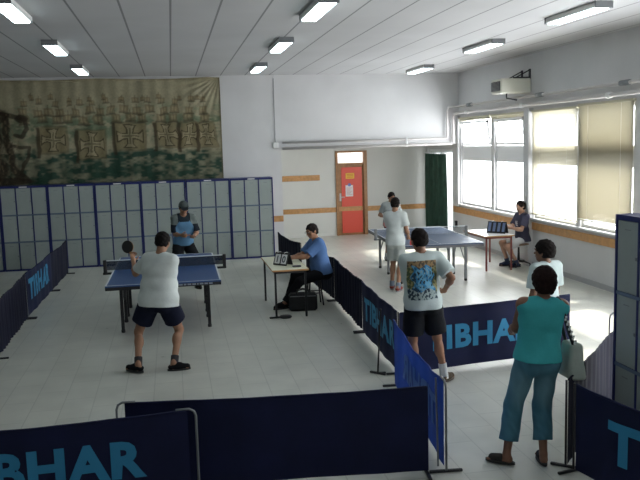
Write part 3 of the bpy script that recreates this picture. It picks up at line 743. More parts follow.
# ------------------------------------------------------------------ implicit-surface figures
class Field:
    def __init__(s, lo, hi, h):
        s.lo = np.array(lo, float); s.h = h
        s.n = np.ceil((np.array(hi)-s.lo)/h).astype(int)+1
        s.F = np.full(s.n, 1.0, np.float32)
        s.ax = [(s.lo[i]+h*np.arange(s.n[i])).astype(np.float32) for i in range(3)]
    def sub(s, lo, hi):
        a = np.clip(np.floor((np.array(lo)-s.lo)/s.h).astype(int), 0, s.n); b = np.clip(np.ceil((np.array(hi)-s.lo)/s.h).astype(int)+1, 0, s.n)
        sl = tuple(slice(a[i], b[i]) for i in range(3))
        X = s.ax[0][sl[0]][:, None, None]; Y = s.ax[1][sl[1]][None, :, None]; Z = s.ax[2][sl[2]][None, None, :]
        return sl, X, Y, Z
    def un(s, fn, lo, hi, k=.02):
        pad = k+3*s.h+.01
        sl, X, Y, Z = s.sub(np.array(lo)-pad, np.array(hi)+pad)
        if min(s.F[sl].shape) == 0: return
        d = fn(X, Y, Z).astype(np.float32); a = s.F[sl]
        if k > 0:
            hh = np.clip(.5+.5*(a-d)/k, 0, 1); s.F[sl] = a*(1-hh)+d*hh-k*hh*(1-hh)
        else: s.F[sl] = np.minimum(a, d)
    def cone(s, a, b, r1, r2, k=.02):
        a = np.array(a, float); b = np.array(b, float); ba = b-a; L2 = max(1e-9, (ba**2).sum()); R = max(r1, r2)
        def fn(X, Y, Z):
            px, py, pz = X-a[0], Y-a[1], Z-a[2]; t = np.clip((px*ba[0]+py*ba[1]+pz*ba[2])/L2, 0, 1)
            return np.sqrt((px-ba[0]*t)**2+(py-ba[1]*t)**2+(pz-ba[2]*t)**2)-(r1+(r2-r1)*t)
        s.un(fn, np.minimum(a, b)-R, np.maximum(a, b)+R, k)
    def capcone(s, a, b, r1, r2, k=.02, open_a=False):
        """cone cut flat at b"""
        a = np.array(a, float); b = np.array(b, float); ba = b-a; L = sqrt((ba**2).sum()); u = ba/L; R = max(r1, r2)
        def fn(X, Y, Z):
            px, py, pz = X-a[0], Y-a[1], Z-a[2]; w = px*u[0]+py*u[1]+pz*u[2]; t = np.clip(w/L, 0, 1.3)
            d = np.sqrt((px-u[0]*L*t)**2+(py-u[1]*L*t)**2+(pz-u[2]*L*t)**2)-(r1+(r2-r1)*t)
            return np.maximum(d, w-L)
        s.un(fn, np.minimum(a, b)-R, np.maximum(a, b)+R, k)
    def ell(s, c, r, M=None, k=.02):
        c = np.array(c, float); r = np.array(r, float); M = np.eye(3) if M is None else M; R = r.max()
        def fn(X, Y, Z):
            px, py, pz = X-c[0], Y-c[1], Z-c[2]
            q = [(px*M[0, i]+py*M[1, i]+pz*M[2, i]) for i in range(3)]
            k0 = np.sqrt(sum((q[i]/r[i])**2 for i in range(3))); k1 = np.sqrt(sum((q[i]/r[i]**2)**2 for i in range(3)))+1e-6
            return k0*(k0-1)/k1
        s.un(fn, c-R, c+R, k)
    def plane(s, p, nrm):
        """keep the side the normal points away from"""
        p = np.array(p, float); n = np.array(nrm, float); n /= sqrt((n**2).sum())
        d = (s.ax[0][:, None, None]-p[0])*n[0]+(s.ax[1][None, :, None]-p[1])*n[1]+(s.ax[2][None, None, :]-p[2])*n[2]
        s.F = np.maximum(s.F, d.astype(np.float32))
    def subtract_field(s, fn, lo, hi):
        sl, X, Y, Z = s.sub(lo, hi)
        if min(s.F[sl].shape) == 0: return
        s.F[sl] = np.maximum(s.F[sl], -fn(X, Y, Z).astype(np.float32))
    def folds(s, amp, f=22., seed=0):
        X = s.ax[0][:, None, None]; Y = s.ax[1][None, :, None]; Z = s.ax[2][None, None, :]
        ph = seed*1.7
        w = np.sin(X*f+2.2*np.sin(Z*f*.5+ph)+ph)*np.sin(Y*f*.8+1.6*np.sin(Z*f*.7+ph*2))+.6*np.sin(Z*f*1.1+3*np.sin(X*f*.45+ph)+2*np.sin(Y*f*.4))
        s.F = (s.F+amp*w).astype(np.float32)
    def mesh(s):
        F = s.F; F[0] = F[-1] = 1; F[:, 0] = 1; F[:, -1] = 1; F[:, :, 0] = 1; F[:, :, -1] = 1
        S = F < 0; nx, ny, nz = F.shape
        c = [S[dx:nx-1+dx, dy:ny-1+dy, dz:nz-1+dz] for dx in (0, 1) for dy in (0, 1) for dz in (0, 1)]
        anyv = c[0].copy(); allv = c[0].copy()
        for q in c[1:]: anyv |= q; allv &= q
        I, J, K = np.nonzero(anyv & ~allv)
        off = [(dx, dy, dz) for dx in (0, 1) for dy in (0, 1) for dz in (0, 1)]
        V = np.stack([F[I+o[0], J+o[1], K+o[2]] for o in off], 1)
        P = np.zeros((len(I), 3)); C = np.zeros(len(I))
        for a in range(8):
            for b in range(a+1, 8):
                if sum(abs(off[a][i]-off[b][i]) for i in range(3)) != 1: continue
                va, vb = V[:, a], V[:, b]; m = (va < 0) != (vb < 0)
                t = np.where(m, va/(va-vb+1e-12), 0)
                for i in range(3): P[:, i] += m*(off[a][i]+(off[b][i]-off[a][i])*t)
                C += m
        P = (P/C[:, None]+np.stack([I, J, K], 1))*s.h+s.lo
        idx = -np.ones((nx, ny, nz), np.int64); idx[I, J, K] = np.arange(len(I))
        Q = []
        for ax in range(3):
            A = S; sl0 = [slice(1, -1)]*3; sl0[ax] = slice(0, -1); sl1 = list(sl0); sl1[ax] = slice(1, None)
            s0 = S[tuple(sl0)]; s1 = S[tuple(sl1)]; ch = np.nonzero(s0 != s1)
            base = [ch[i]+(0 if i == ax else 1) for i in range(3)]
            o1, o2 = [(1, 2), (2, 0), (0, 1)][ax]
            def g(d1, d2):
                q = [b.copy() for b in base]; q[o1] -= d1; q[o2] -= d2; return idx[q[0], q[1], q[2]]
            quad = np.stack([g(0, 0), g(1, 0), g(1, 1), g(0, 1)], 1)
            fl = ~s0[ch]
            quad[fl] = quad[fl][:, ::-1]
            Q.append(quad)
        Q = np.concatenate(Q); Q = Q[(Q >= 0).all(1)]
        # one relaxing step
        acc = P.copy(); cnt = np.ones(len(P))
        for a, b in ((0, 1), (1, 2), (2, 3), (3, 0)):
            np.add.at(acc, Q[:, a], P[Q[:, b]]); np.add.at(cnt, Q[:, a], 1); np.add.at(acc, Q[:, b], P[Q[:, a]]); np.add.at(cnt, Q[:, b], 1)
        P = .45*P+.55*acc/cnt[:, None]
        return P, Q
    def build(s, name, m, parent, colfn=None, **kw):
        P, Q = s.mesh()
        me = bpy.data.meshes.new(name)
        me.vertices.add(len(P)); me.vertices.foreach_set('co', P.astype(np.float32).ravel())
        me.loops.add(Q.size); me.loops.foreach_set('vertex_index', Q.astype(np.int32).ravel())
        me.polygons.add(len(Q)); me.polygons.foreach_set('loop_start', np.arange(0, Q.size, 4, dtype=np.int32))
        me.polygons.foreach_set('use_smooth', np.ones(len(Q), bool))
        me.update(calc_edges=True); me.validate()
        me.materials.append(m)
        if colfn:
            C = colfn(P); a = me.color_attributes.new('Col', 'FLOAT_COLOR', 'POINT')
            a.data.foreach_set('color', np.concatenate([C, np.ones((len(P), 1))], 1).astype(np.float32).ravel())
        o = bpy.data.objects.new(name, me); link(o, parent, **kw); return o

def rotz(a): return np.array([[cos(a), -sin(a), 0], [sin(a), cos(a), 0], [0, 0, 1]])
def rotx(a): return np.array([[1, 0, 0], [0, cos(a), -sin(a)], [0, sin(a), cos(a)]])
def roty(a): return np.array([[cos(a), 0, sin(a)], [0, 1, 0], [-sin(a), 0, cos(a)]])
def nrm(v): v = np.array(v, float); return v/max(1e-9, sqrt((v**2).sum()))
def ik(a, b, l1, l2, pole):
    a = np.array(a, float); b = np.array(b, float); d = b-a; D = sqrt((d**2).sum()); u = d/D
    if D > (l1+l2)*.995: b = a+u*(l1+l2)*.995; D = (l1+l2)*.995
    x = (l1*l1-l2*l2+D*D)/(2*D); h = sqrt(max(0, l1*l1-x*x)); p = np.array(pole, float); p = p-u*(p@u)
    return a+u*x+nrm(p)*h, b

def skin_mat(n, c): return mat('skin '+n, c, rough=.55, noise=.06, nscale=10, spec=.35)
def fabric(n, c, **k): return mat('fabric '+n, c, rough=.9, spec=.15, noise=.08, nscale=6, bump=.25, **k)

def person(label, loc, H, spec, group=None):
    """local frame: +y is where the hips face, x to the person's right hand side, z up.
    spec: rz, lean (forward), side (to own right), twist, head (yaw, pitch), hands [(target, pole, curl)] R then L, feet [(ankle, pole, toe yaw)], colours, clothes"""
    S = H/1.75; h = spec.get('h', .008); g = spec.get('girth', 1.0)*S
    t = thing('person', label, 'person', loc, spec.get('rz', 0), group)
    rzs = spec.get('rz', 0)
    pz = spec.get('hip', .93)*1.0
    pel = np.array([spec.get('px', 0.), spec.get('py', 0.), pz*S if spec.get('hip_scaled', True) else pz])
    Mp = rotz(spec.get('pelvis', 0))
    Mc = Mp @ rotz(spec.get('twist', 0)) @ rotx(-spec.get('lean', 0.)) @ roty(spec.get('side', 0))
    Mm = Mp @ rotz(spec.get('twist', 0)*.5) @ rotx(-spec.get('lean', 0.)*.6) @ roty(spec.get('side', 0)*.6)
    waist = pel+Mm @ np.array([0, 0, .14])*S
    chest = waist+Mc @ np.array([0, 0, .20])*S
    girdle = chest+Mc @ np.array([0, -.005, .135])*S
    neck0 = chest+Mc @ np.array([0, -.01, .175])*S
    hy, hp = spec.get('head', (0, 0))
    Mh = Mc @ rotz(hy) @ rotx(-hp)
    headc = neck0+(Mc @ np.array([0, .012, .09])+Mh @ np.array([0, .02, .085]))*S
    hips = [pel+Mp @ np.array([sx*.092*g/S, 0, -.01])*S for sx in (1, -1)]
    sw = spec.get('shoulder', .175)
    sh = [girdle+Mc @ np.array([sx*sw, 0, .008])*S for sx in (1, -1)]
    arms = []
    for i in (0, 1):
        tg, pole, curl = spec['hands'][i][:3]
        el, wr = ik(sh[i], np.array(tg)*1.0, .29*S, .25*S, pole); arms.append((sh[i], el, wr, curl, spec['hands'][i][3] if len(spec['hands'][i]) > 3 else None))
    legs = []
    for i in (0, 1):
        an, pole, toe = spec['feet'][i]
        kn, an = ik(hips[i], np.array(an), .43*S, .43*S, pole); legs.append((hips[i], kn, an, toe))
    allp = np.array([pel, chest, headc]+[q for a in arms for q in a[:3]]+[q for l in legs for q in l[:3]])
    lo = allp.min(0)-.24; hi = allp.max(0)+.24; lo[2] = min(a[2] for a in [l[2] for l in legs])-.12
    skin = skin_mat(*spec.get('skin', ('tan', (.36, .19, .11))))
    # ---- body
    B = Field(lo, hi, h)
    gs = g/S
    def E(c, off, r, M, k=.03, grow=0.): B.ell(c+M @ np.array(off)*S, [x*S+grow for x in r], M, k)
    def torso(Fd, inf=0., loose=0., k=.05):
        def e(c, off, r, M): Fd.ell(c+M @ np.array(off)*S, [r[0]*S*gs+inf, r[1]*S*gs+inf, r[2]*S+inf], M, k)
        e(pel, (0, -.005, .02), (.155+loose, .105+loose, .125), Mp)
        e(waist, (0, .005+spec.get('belly', 0)*.5, -.01), (.135+loose, .095+spec.get('belly', 0)+loose, .15), Mm)
        e(chest, (0, 0, 0), (.155+loose*.4, .108+loose*.3, .185), Mc)
        e(girdle, (0, -.01, -.01), (.155, .075, .075), Mc)
        for sx in (-1, 1):
            e(chest, (sx*.07, .05, .04), (.085, .06, .08), Mc)
            e(girdle, (sx*.085, -.03, -.03), (.085, .05, .085), Mc)
    torso(B, 0)
    for i, sx in enumerate((1, -1)):
        E(pel, (sx*.07, -.055, -.035), (.085*gs, .085*gs, .09), Mp, .04)
        B.cone(girdle+Mc @ np.array([sx*.05, -.01, .035])*S, sh[i], .045*S, .052*S, .04)
    B.cone(neck0+Mc @ np.array([0, 0, -.03])*S, headc+Mh @ np.array([0, -.02, -.05])*S, .058*S, .052*S, .03)
    # head
    hs = spec.get('hs', 1.0)
    def H_(off, r, k=.015): B.ell(headc+Mh @ np.array(off)*S*hs, [x*S*hs for x in r], Mh, k)
    H_((0, -.012, .025), (.074, .093, .088)); H_((0, .022, -.03), (.060, .066, .075), .03); H_((0, .050, -.078), (.032, .028, .026), .03)
    for sx in (-1, 1): H_((sx*.042, .052, -.018), (.026, .024, .028), .02); H_((sx*.076, -.01, -.008), (.011, .021, .031), .006); H_((sx*.03, .078, .026), (.026, .012, .010), .012)
    B.cone(headc+Mh @ np.array([0, .084, .012])*S*hs, headc+Mh @ np.array([0, .104, -.022])*S*hs, .008*S, .0135*S, .010)
    H_((0, .086, -.046), (.022, .009, .006), .006); H_((0, .085, -.056), (.019, .009, .006), .005)
    # arms, hands
    for i, (s0, el, wr, curl, tip) in enumerate(arms):
        sx = 1 if i == 0 else -1; af = spec.get('arm', 1.0)*S
        B.cone(s0, el, .050*af, .038*af, .035); B.ell(s0, [.056*af]*3, None, .03)
        B.cone(el, wr, .039*af, .025*af, .015); mid = el*.72+wr*.28; B.ell(mid, [.041*af, .041*af, .041*af], None, .03)
        d = nrm(wr-el) if tip is None else nrm(tip); 
        side = nrm(np.cross(d, Mc @ np.array([0, 1, 0]))) if abs(d @ (Mc @ np.array([0, 1., 0]))) < .9 else nrm(np.cross(d, [0, 0, 1.]))
        # thumb side: forward / up
        across = nrm(np.cross(d, side)); 
        if across @ (Mc @ np.array([0, 1, .4])) < 0: across = -across
        pn = nrm(np.cross(d, across)); inward = Mc @ np.array([-sx, 0, 0])
        if pn @ inward < 0: pn = -pn
        Mhd = np.stack([across, d, pn], 1)
        hsz = S*spec.get('hand', 1.0)
        B.cone(wr, wr+d*.03*hsz, .026*af, .027*hsz, .015)
        B.ell(wr+d*.052*hsz, [.040*hsz, .052*hsz, .016*hsz], Mhd, .012)
        for f, (o, ln) in enumerate(((.030, .072), (.010, .080), (-.010, .074), (-.029, .058))):
            p = wr+(d*.088+across*o)*hsz; dd = d+across*o*2.5; dd = nrm(dd); seg = [.45, .32, .26]; ang = 0.; r = .0088*hsz
            for q in range(3):
                ang += curl*(.8 if q == 0 else 1.0); v = dd*cos(ang)+pn*sin(ang); p2 = p+v*ln*seg[q]*hsz
                B.cone(p, p2, r, r*.93, .004); p = p2; r *= .93
        tb = wr+(d*.03+across*.026)*hsz; tm = tb+(d*.55+across*.6+pn*.25*(1+curl))*.05*hsz; te = tm+(d*.85+across*.1+pn*.5*(curl+.2))*.034*hsz
        B.cone(tb, tm, .013*hsz, .0105*hsz, .010); B.cone(tm, te, .0105*hsz, .009*hsz, .004)
    # legs
    lf = spec.get('leg', 1.0)*S
    for i, (hp_, kn, an, toe) in enumerate(legs):
        B.cone(hp_, kn, .082*lf*min(1.15, gs), .052*lf, .04); B.cone(kn, an, .050*lf, .034*lf, .02)
        back = nrm(np.cross(nrm(an-kn), np.cross(nrm(kn-hp_)+1e-3*np.array([0, 1, 0]), nrm(an-kn)))) if False else Mp @ rotz(toe) @ np.array([0, -1., 0])
        B.ell(kn*.70+an*.30+back*.016*S, [.050*lf, .050*lf, .085*lf], None, .03)
        td = Mp @ rotz(toe) @ np.array([0, 1., 0])
        fl = an-np.array([0, 0, .045])*S
        B.cone(an, fl-td*.015*S, .034*lf, .032*S, .015); B.cone(fl-td*.02*S, fl+td*.13*S-np.array([0, 0, .010])*S, .031*S, .024*S, .015)
        sd = np.cross(td, [0, 0, 1.])
        for q in range(5):
            o = (-.026+.013*q)*S; B.cone(fl+td*.135*S+sd*o-np.array([0, 0, .014])*S, fl+td*(.172-.004*abs(q-1))*S+sd*o*1.1-np.array([0, 0, .018])*S, .010*S, .009*S, .006)
    B.build('body', skin, t)
    # ---- face details
    for sx in (-1, 1):
        c = headc+Mh @ np.array([sx*.031, .0815, .008])*S*hs
        mb = MB(); M4 = Matrix([list(Mh[i])+[0] for i in range(3)]+[[0, 0, 0, 1]])
        prof = [(.0100*sin(q)*S, -.0060*cos(q)*S) for q in np.linspace(.05, pi-.05, 8)]
        R4 = Matrix.Translation(Vector(c)) @ M4 @ Matrix.Rotation(-pi/2, 4, 'X')
        mb.lathe([(a, b) for a, b in prof], n=14, M=R4)
        mb.lathe([(a*.55, b*.50+.0042*S) for a, b in prof], n=10, mi=1, M=R4)
        mb.build('eye', [mat('eye white', (.7, .68, .65), rough=.3), mat('eye dark', (.03, .018, .012), rough=.2)], t, smooth=True)
    HC = spec.get('hair', (.012, .009, .008))
    hm = mat('hair %.3f %.3f' % HC[:2], HC, rough=.85, noise=.35, nscale=60, bump=.6, bscale=120, spec=.12)
    fh = Field(headc-.19*S, headc+.19*S, min(h, .006))
    hl = spec.get('hairlen', .012)
    def hh_(off, r, k=.01): fh.ell(headc+Mh @ np.array(off)*S*hs, [(x+hl)*S*hs for x in r], Mh, k)
    hh_((0, -.014, .030), (.074, .093, .088)); hh_((0, -.05, -.01), (.062, .048, .075), .02)
    for e in spec.get('hairextra', ()): hh_(e[:3], e[3:], .02)
    # keep clear of the face and ears
    fr = Mh @ np.array([0, 1, 0]); up = Mh @ np.array([0, 0, 1])
    fc = headc+Mh @ np.array([0, .158, -.014])*S*hs
    fcr = np.array([.130, .130, .104])*S*hs
    def facef(X, Y, Z):
        px, py, pz = X-fc[0], Y-fc[1], Z-fc[2]; q = [(px*Mh[0, i]+py*Mh[1, i]+pz*Mh[2, i])/fcr[i] for i in range(3)]
        return (np.sqrt(q[0]**2+q[1]**2+q[2]**2)-1)*.08
    fh.subtract_field(facef, fc-.3, fc+.3)
    hb = spec.get('hairlow', -.075); fh.plane(headc+Mh @ np.array([0, -.05, hb])*S*hs, -up+fr*.9*0)
    lowf = headc+Mh @ np.array([0, .02, -.02])*S*hs
    fh.plane(lowf, fr*.75-up*.66)
    fh.folds(.0035, 95., 1)
    fh.build('hair', hm, t)
    if spec.get('face_hair'): pass
    for sx in (-1, 1):
        MB().tube([headc+Mh @ np.array([sx*a, b, c])*S*hs for a, b, c in ((.014, .0925, .028), (.03, .092, .034), (.048, .078, .028))], .0035*S, 6).build('eyebrow', hm, t, smooth=True)
    MB().tube([headc+Mh @ np.array([a, b, -.050])*S*hs for a, b in ((-.022, .088), (-.01, .0945), (.01, .0945), (.022, .088))], [.003*S, .0045*S, .0045*S, .003*S], 6).build('lips', mat('lips', (.30, .11, .085), rough=.5), t, smooth=True)
    ctx = dict(S=S, gs=gs, pel=pel, waist=waist, chest=chest, girdle=girdle, neck0=neck0, headc=headc, Mp=Mp, Mm=Mm, Mc=Mc, Mh=Mh, sh=sh, arms=arms, legs=legs, hips=hips, lo=lo, hi=hi, h=h, t=t, torso=torso, spec=spec, hs=hs)
    for c in spec.get('clothes', ()): c(ctx)
    return t, ctx

def tshirt(color, hem=-.03, sleeve=.62, loose=.02, name='shirt', colfn=None, neckr=.066, amp=.0035, flare=.0, transl=0, sl_r=1.0, infl=.013):
    def f(c):
        c['hem'] = hem
        S = c['S']; Fd = Field(c['lo'], c['hi'], c['h'])
        c['torso'](Fd, infl*S, loose, .06)
        pel, waist, chest, Mp, Mm, Mc = c['pel'], c['waist'], c['chest'], c['Mp'], c['Mm'], c['Mc']
        # skirt of the shirt
        for q in (0, .35, .7, 1.0):
            p = chest*(1-q)+(pel+Mp @ np.array([0, 0, hem-.03])*S)*q
            Fd.ell(p+Mm @ np.array([0, .0+c['spec'].get('belly', 0)*.4*(q > 0), 0]), [(.148+loose*(.7+.5*q)+flare*q)*S*c['gs']+infl*S, (.102+loose*(.6+.6*q)+flare*q)*S*c['gs']+infl*S, .13*S], Mm, .05)
        Fd.ell(pel+Mp @ np.array([0, -.005, .01])*S, [.168*S*c['gs']+.016, .122*S*c['gs']+.016, .14*S], Mp, .04)
        for sx in (-1, 1): Fd.ell(pel+Mp @ np.array([sx*.072, -.055, -.035])*S, [.094*S*c['gs']+.014, .093*S*c['gs']+.014, .11*S], Mp, .04)
        if sleeve > 0:
            for i, sx in enumerate((1, -1)):
                s0, el = c['arms'][i][0], c['arms'][i][1]; af = c['spec'].get('arm', 1.0)*S
                Fd.cone(c['girdle']+Mc @ np.array([sx*.06, -.01, .03])*S, s0, .058*S, .066*S, .05)
                u = el-s0
                if sleeve <= 1: Fd.capcone(s0, s0+u*sleeve, .064*af*sl_r, (.064+.010*sleeve)*af*sl_r, .03)
                else:
                    Fd.cone(s0, el, .064*af, .056*af, .03); Fd.capcone(el, el+(c['arms'][i][2]-el)*(sleeve-1), .055*af, .042*af, .02)
        else:
            for i, sx in enumerate((1, -1)):
                Fd.cone(c['girdle']+Mc @ np.array([sx*.05, -.01, .03])*S, c['girdle']+Mc @ np.array([sx*.172, -.005, .002])*S, .060*S, .066*S, .03)
        Fd.folds(amp, 20., len(name)+c['headc'][0]*10)
        hp = pel+Mp @ np.array([0, 0, hem])*S; Fd.plane(hp, -(Mm @ np.array([0, 0, 1.])))
        n0 = c['neck0']; u = Mc @ np.array([0, .25, 1.]); r = neckr*S
        def nf(X, Y, Z):
            a = n0-u*.035*S; px, py, pz = X-a[0], Y-a[1], Z-a[2]; uu = nrm(u); w = px*uu[0]+py*uu[1]+pz*uu[2]
            d = np.sqrt(np.maximum((px**2+py**2+pz**2)-w*w, 0))-(r)
            return np.maximum(d, -w)
        Fd.subtract_field(nf, n0-.25, n0+.25)
        m = vcol_mat('printed shirt cloth') if colfn else fabric(name+' %.2f %.2f %.2f' % color, color)
        Fd.build(name, m, c['t'], colfn=(lambda P: colfn(P, c, color)) if colfn else None)
    return f
def shorts(color, length=.85, r0=.100, r1=.098, name='shorts', waist=None, colfn=None, amp=.003, hole=True):
    """length: 0..1 along the thigh, above 1 continues along the shin"""
    def f(c):
        S = c['S']; Fd = Field(c['lo'], c['hi'], c['h']); gs = c['gs']; pel, Mp = c['pel'], c['Mp']
        Fd.ell(pel+Mp @ np.array([0, -.005, .01])*S, [.168*S*gs, .122*S*gs, .13*S], Mp, .04)
        for sx in (-1, 1): Fd.ell(pel+Mp @ np.array([sx*.072, -.055, -.035])*S, [.094*S*gs, .093*S*gs, .10*S], Mp, .04)
        for i in (0, 1):
            hp, kn, an, _ = c['legs'][i]; lf = c['spec'].get('leg', 1.0)*S
            if length <= 1: Fd.capcone(hp, hp+(kn-hp)*length, r0*lf*min(1.15, gs), r1*lf, .03)
            else:
                Fd.cone(hp, kn, r0*lf*min(1.15, gs), r1*lf*.88, .04); Fd.capcone(kn, kn+(an-kn)*(length-1), r1*lf*.86, c['spec'].get('cuff', .066)*lf, .03)
        Fd.folds(amp, 24., 3+length)
        wst = c.get('hem', .0)+.035 if waist is None else waist
        Fd.plane(pel+Mp @ np.array([0, 0, wst])*S, c['Mm'] @ np.array([0, 0, 1.]))
        m = vcol_mat('faded cloth') if colfn else fabric(name+' %.3f %.3f %.3f' % color, color)
        Fd.build(name, m, c['t'], colfn=(lambda P: colfn(P, c, color)) if colfn else None)
    return f
def shoes(color, sole=(.02, .02, .02), sock=None, socktop=.12, accent=None, open_back=False):
    def f(c):
        S = c['S']
        for i in (0, 1):
            hp, kn, an, toe = c['legs'][i]; td = c['Mp'] @ rotz(toe) @ np.array([0, 1., 0]); fl = an-np.array([0, 0, .045])*S
            z0 = fl[2]-.032*S
            Fd = Field(fl-.30*S, fl+.30*S, min(c['h'], .006))
            if open_back:
                Fd.cone(fl+td*.06*S, fl+td*.13*S-np.array([0, 0, .006])*S, .040*S, .036*S, .02)
            else:
                Fd.cone(fl-td*.03*S+np.array([0, 0, .012])*S, fl+td*.06*S+np.array([0, 0, .012])*S, .042*S, .040*S, .02)
                Fd.cone(fl+td*.05*S, fl+td*.155*S-np.array([0, 0, .006])*S, .042*S, .034*S, .03)
                Fd.plane(fl+np.array([0, 0, .042])*S, np.array([0, 0, 1])-td*.45)
            Fd.plane(np.array([0, 0, z0+.006]), (0, 0, -1))
            so = Fd.build('shoe', fabric('shoe %.2f %.2f' % color[:2], color), c['t'])
            mb = MB(); sd = np.cross(td, [0, 0, 1.]); ring = []
            for q in range(24):
                a = 2*pi*q/24; y = cos(a)*.135+.058; w = (.043+.006*cos(a))*sin(a)
                ring.append(fl+td*y*S+sd*w*S)
            vs = [(p[0], p[1], z0-.010*S) for p in ring]+[(p[0], p[1], z0+.012*S) for p in ring]
            mb.add(vs, [tuple(range(24))[::-1], tuple(range(24, 48))]+[(k, (k+1) % 24, 24+(k+1) % 24, 24+k) for k in range(24)])
            mb.build('sole', mat('sole %.2f' % sole[0], sole, rough=.6), so)
            if sock:
                G = Field(an-.2, an+.25, min(c['h'], .007)); u = nrm(kn-an)
                G.capcone(fl, an+u*socktop*S, .046*S, .047*S, .01); G.plane(fl-u*.01, -u); G.build('sock', fabric('sock %.2f' % sock[0], sock), c['t'])
    return f
def bat(hand, rz=0, tilt=0, red=True):
    pass

# racket helper: a thing of its own, held in a hand
def racket(label, wrist, d, n, front, back):
    """wrist: world position of the grip, d: handle-to-blade direction, n: face normal"""
    d = nrm(d); n = np.array(n, float); n = nrm(n-d*(n @ d)); a = np.cross(d, n)
    M = Matrix([[a[i], d[i], n[i], 0] for i in range(3)]+[[0, 0, 0, 1]])
    t = thing('table_tennis_bat', label, 'bat', tuple(wrist), group='table tennis bats')
    t.matrix_world = Matrix.Translation(Vector(wrist)) @ M
    MB().box(-.013, .013, -.05, .06, -.011, .011, bev=.006).build('handle', M_edge, t)
    prof = [(.075*cos(q)*1.0, .079*sin(q)) for q in np.linspace(0, 2*pi, 32, endpoint=False)]
    def disc(z0, z1, name, m, sc=1.):
        vs = [(x*sc, .13+y*sc, z0) for x, y in prof]+[(x*sc, .13+y*sc, z1) for x, y in prof]
        MB().add(vs, []) 
        mb = MB(); mb.add(vs, [tuple(range(32))[::-1], tuple(range(32, 64))]+[(k, (k+1) % 32, 32+(k+1) % 32, 32+k) for k in range(32)]); mb.build(name, m, t)
    disc(-.003, .003, 'blade', M_edge); disc(.003, .006, 'rubber', front, .98); disc(-.006, -.003, 'rubber', back, .98)
    return t
# ------------------------------------------------------------------ people
def W2L(loc, rz, p):
    """world point to person local"""
    return tuple(rotz(-rz) @ (np.array(p, float)-np.array(loc, float)))
M_rred = mat('red rubber', (.55, .03, .03), rough=.5); M_rblk = mat('black rubber', (.015, .015, .015), rough=.5)

WHITE = (.62, .66, .64)
# 1. player in the white shirt, seen from behind
def p1():
    loc, rz = (-.25, 8.96, 0), 0
    spec = dict(h=.007, rz=rz, hip=.82, px=.02, py=.02, pelvis=-.25, lean=.16, side=.05, twist=-.25, head=(.15, .12), girth=1.14, hairlow=-.055, shoulder=.165,
        hands=[((.12, .52, 1.02), (.25, -.6, -1), .9), ((-.26, .50, 1.22), (-.3, -.4, -1), .9)],
        feet=[((.16, -.10, .085), (.5, 1, 0), -1.25), ((-.24, -.10, .10), (-.3, 1, 0), 1.1)],
        skin=('warm', (.34, .18, .11)), hair=(.010, .008, .008),
        clothes=[tshirt(WHITE, hem=-.06, sleeve=.75, loose=.035, flare=.018, sl_r=1.1), shorts((.010, .012, .028), length=.66, r0=.115, r1=.125), shoes((.012, .012, .014), sole=(.03, .03, .03), sock=(.05, .05, .055), socktop=.10)])
    t, c = person('person in white shirt and navy shorts playing at the blue table with back turned', loc, 1.72, spec)
    w = c['arms'][1][2]; dd = nrm(w-c['arms'][1][1])
    racket("bat in the white shirted player's raised hand", np.array(loc)+rotz(rz) @ (w+dd*.085), (-.4, .35, .85), (.3, 1, 0), M_rred, M_rblk)
    return c
p1()
# 2. player in the cap behind the blue table
def raglan(P, c, col):
    C = np.tile(np.array([.10, .22, .36]), (len(P), 1)); q = (P-c['chest']) @ c['Mc']
    x = np.abs(q[:, 0]); z = q[:, 2]
    m = (x > .165-.10*np.clip((z-.0)/.16, 0, 1)) & (z > -.10); C[m] = (.015, .02, .03)
    m2 = m & (q[:, 2] > .045) & (x > .11); C[m2] = (.16, .19, .18)
    m3 = (z > .10) & (x < .09); C[m3] = (.02, .03, .04)
    return C
def cap(c):
    S = c['S']; Mh = c['Mh']; hc = c['headc']; Fd = Field(hc-.22, hc+.22, .006)
    Fd.ell(hc+Mh @ np.array([0, -.012, .034])*S, np.array([.089, .108, .098])*S, Mh, .0)
    Fd.plane(hc+Mh @ np.array([0, 0, .038])*S, Mh @ np.array([0, .12, -1.]))
    o = Fd.build('cap', fabric('cap grey', (.07, .085, .085)), c['t'])
    G = Field(hc-.28, hc+.28, .005)
    G.ell(hc+Mh @ np.array([0, .105, .045])*S, np.array([.072, .075, .009])*S, Mh @ rotx(-.25), .0)
    G.build('cap_brim', fabric('cap dark', (.025, .03, .035)), o)
def p2():
    loc, rz = (.14, 14.05, 0), pi+.2
    spec = dict(rz=rz, hip=.86, lean=.20, shoulder=.165, pelvis=0, head=(-.05, .18), girth=.95,
        hands=[((.10, .34, 1.02), (.25, -.7, -.8), .9), ((-.12, .30, .98), (-.55, -.7, -.5), .7)],
        feet=[((.20, .0, .085), (.2, 1, 0), -.2), ((-.20, .02, .085), (-.2, 1, 0), .2)], skin=('warm', (.34, .18, .11)),
        clothes=[tshirt((.1, .25, .4), hem=-.02, sleeve=.9, loose=.02, colfn=raglan), shorts((.012, .013, .016), length=.75, r0=.11, r1=.115), cap, shoes((.03, .03, .03), sock=(.4, .4, .4))])
    t, c = person('person in a grey cap and light blue shirt with dark sleeves behind the blue table', loc, 1.70, spec)
    w = c['arms'][0][2]; racket("bat held low by the capped player", np.array(loc)+rotz(rz) @ (w+nrm(w-c['arms'][0][1])*.08), (.25, -.8, .1), (0, -.2, 1), M_rblk, M_rred)
p2()
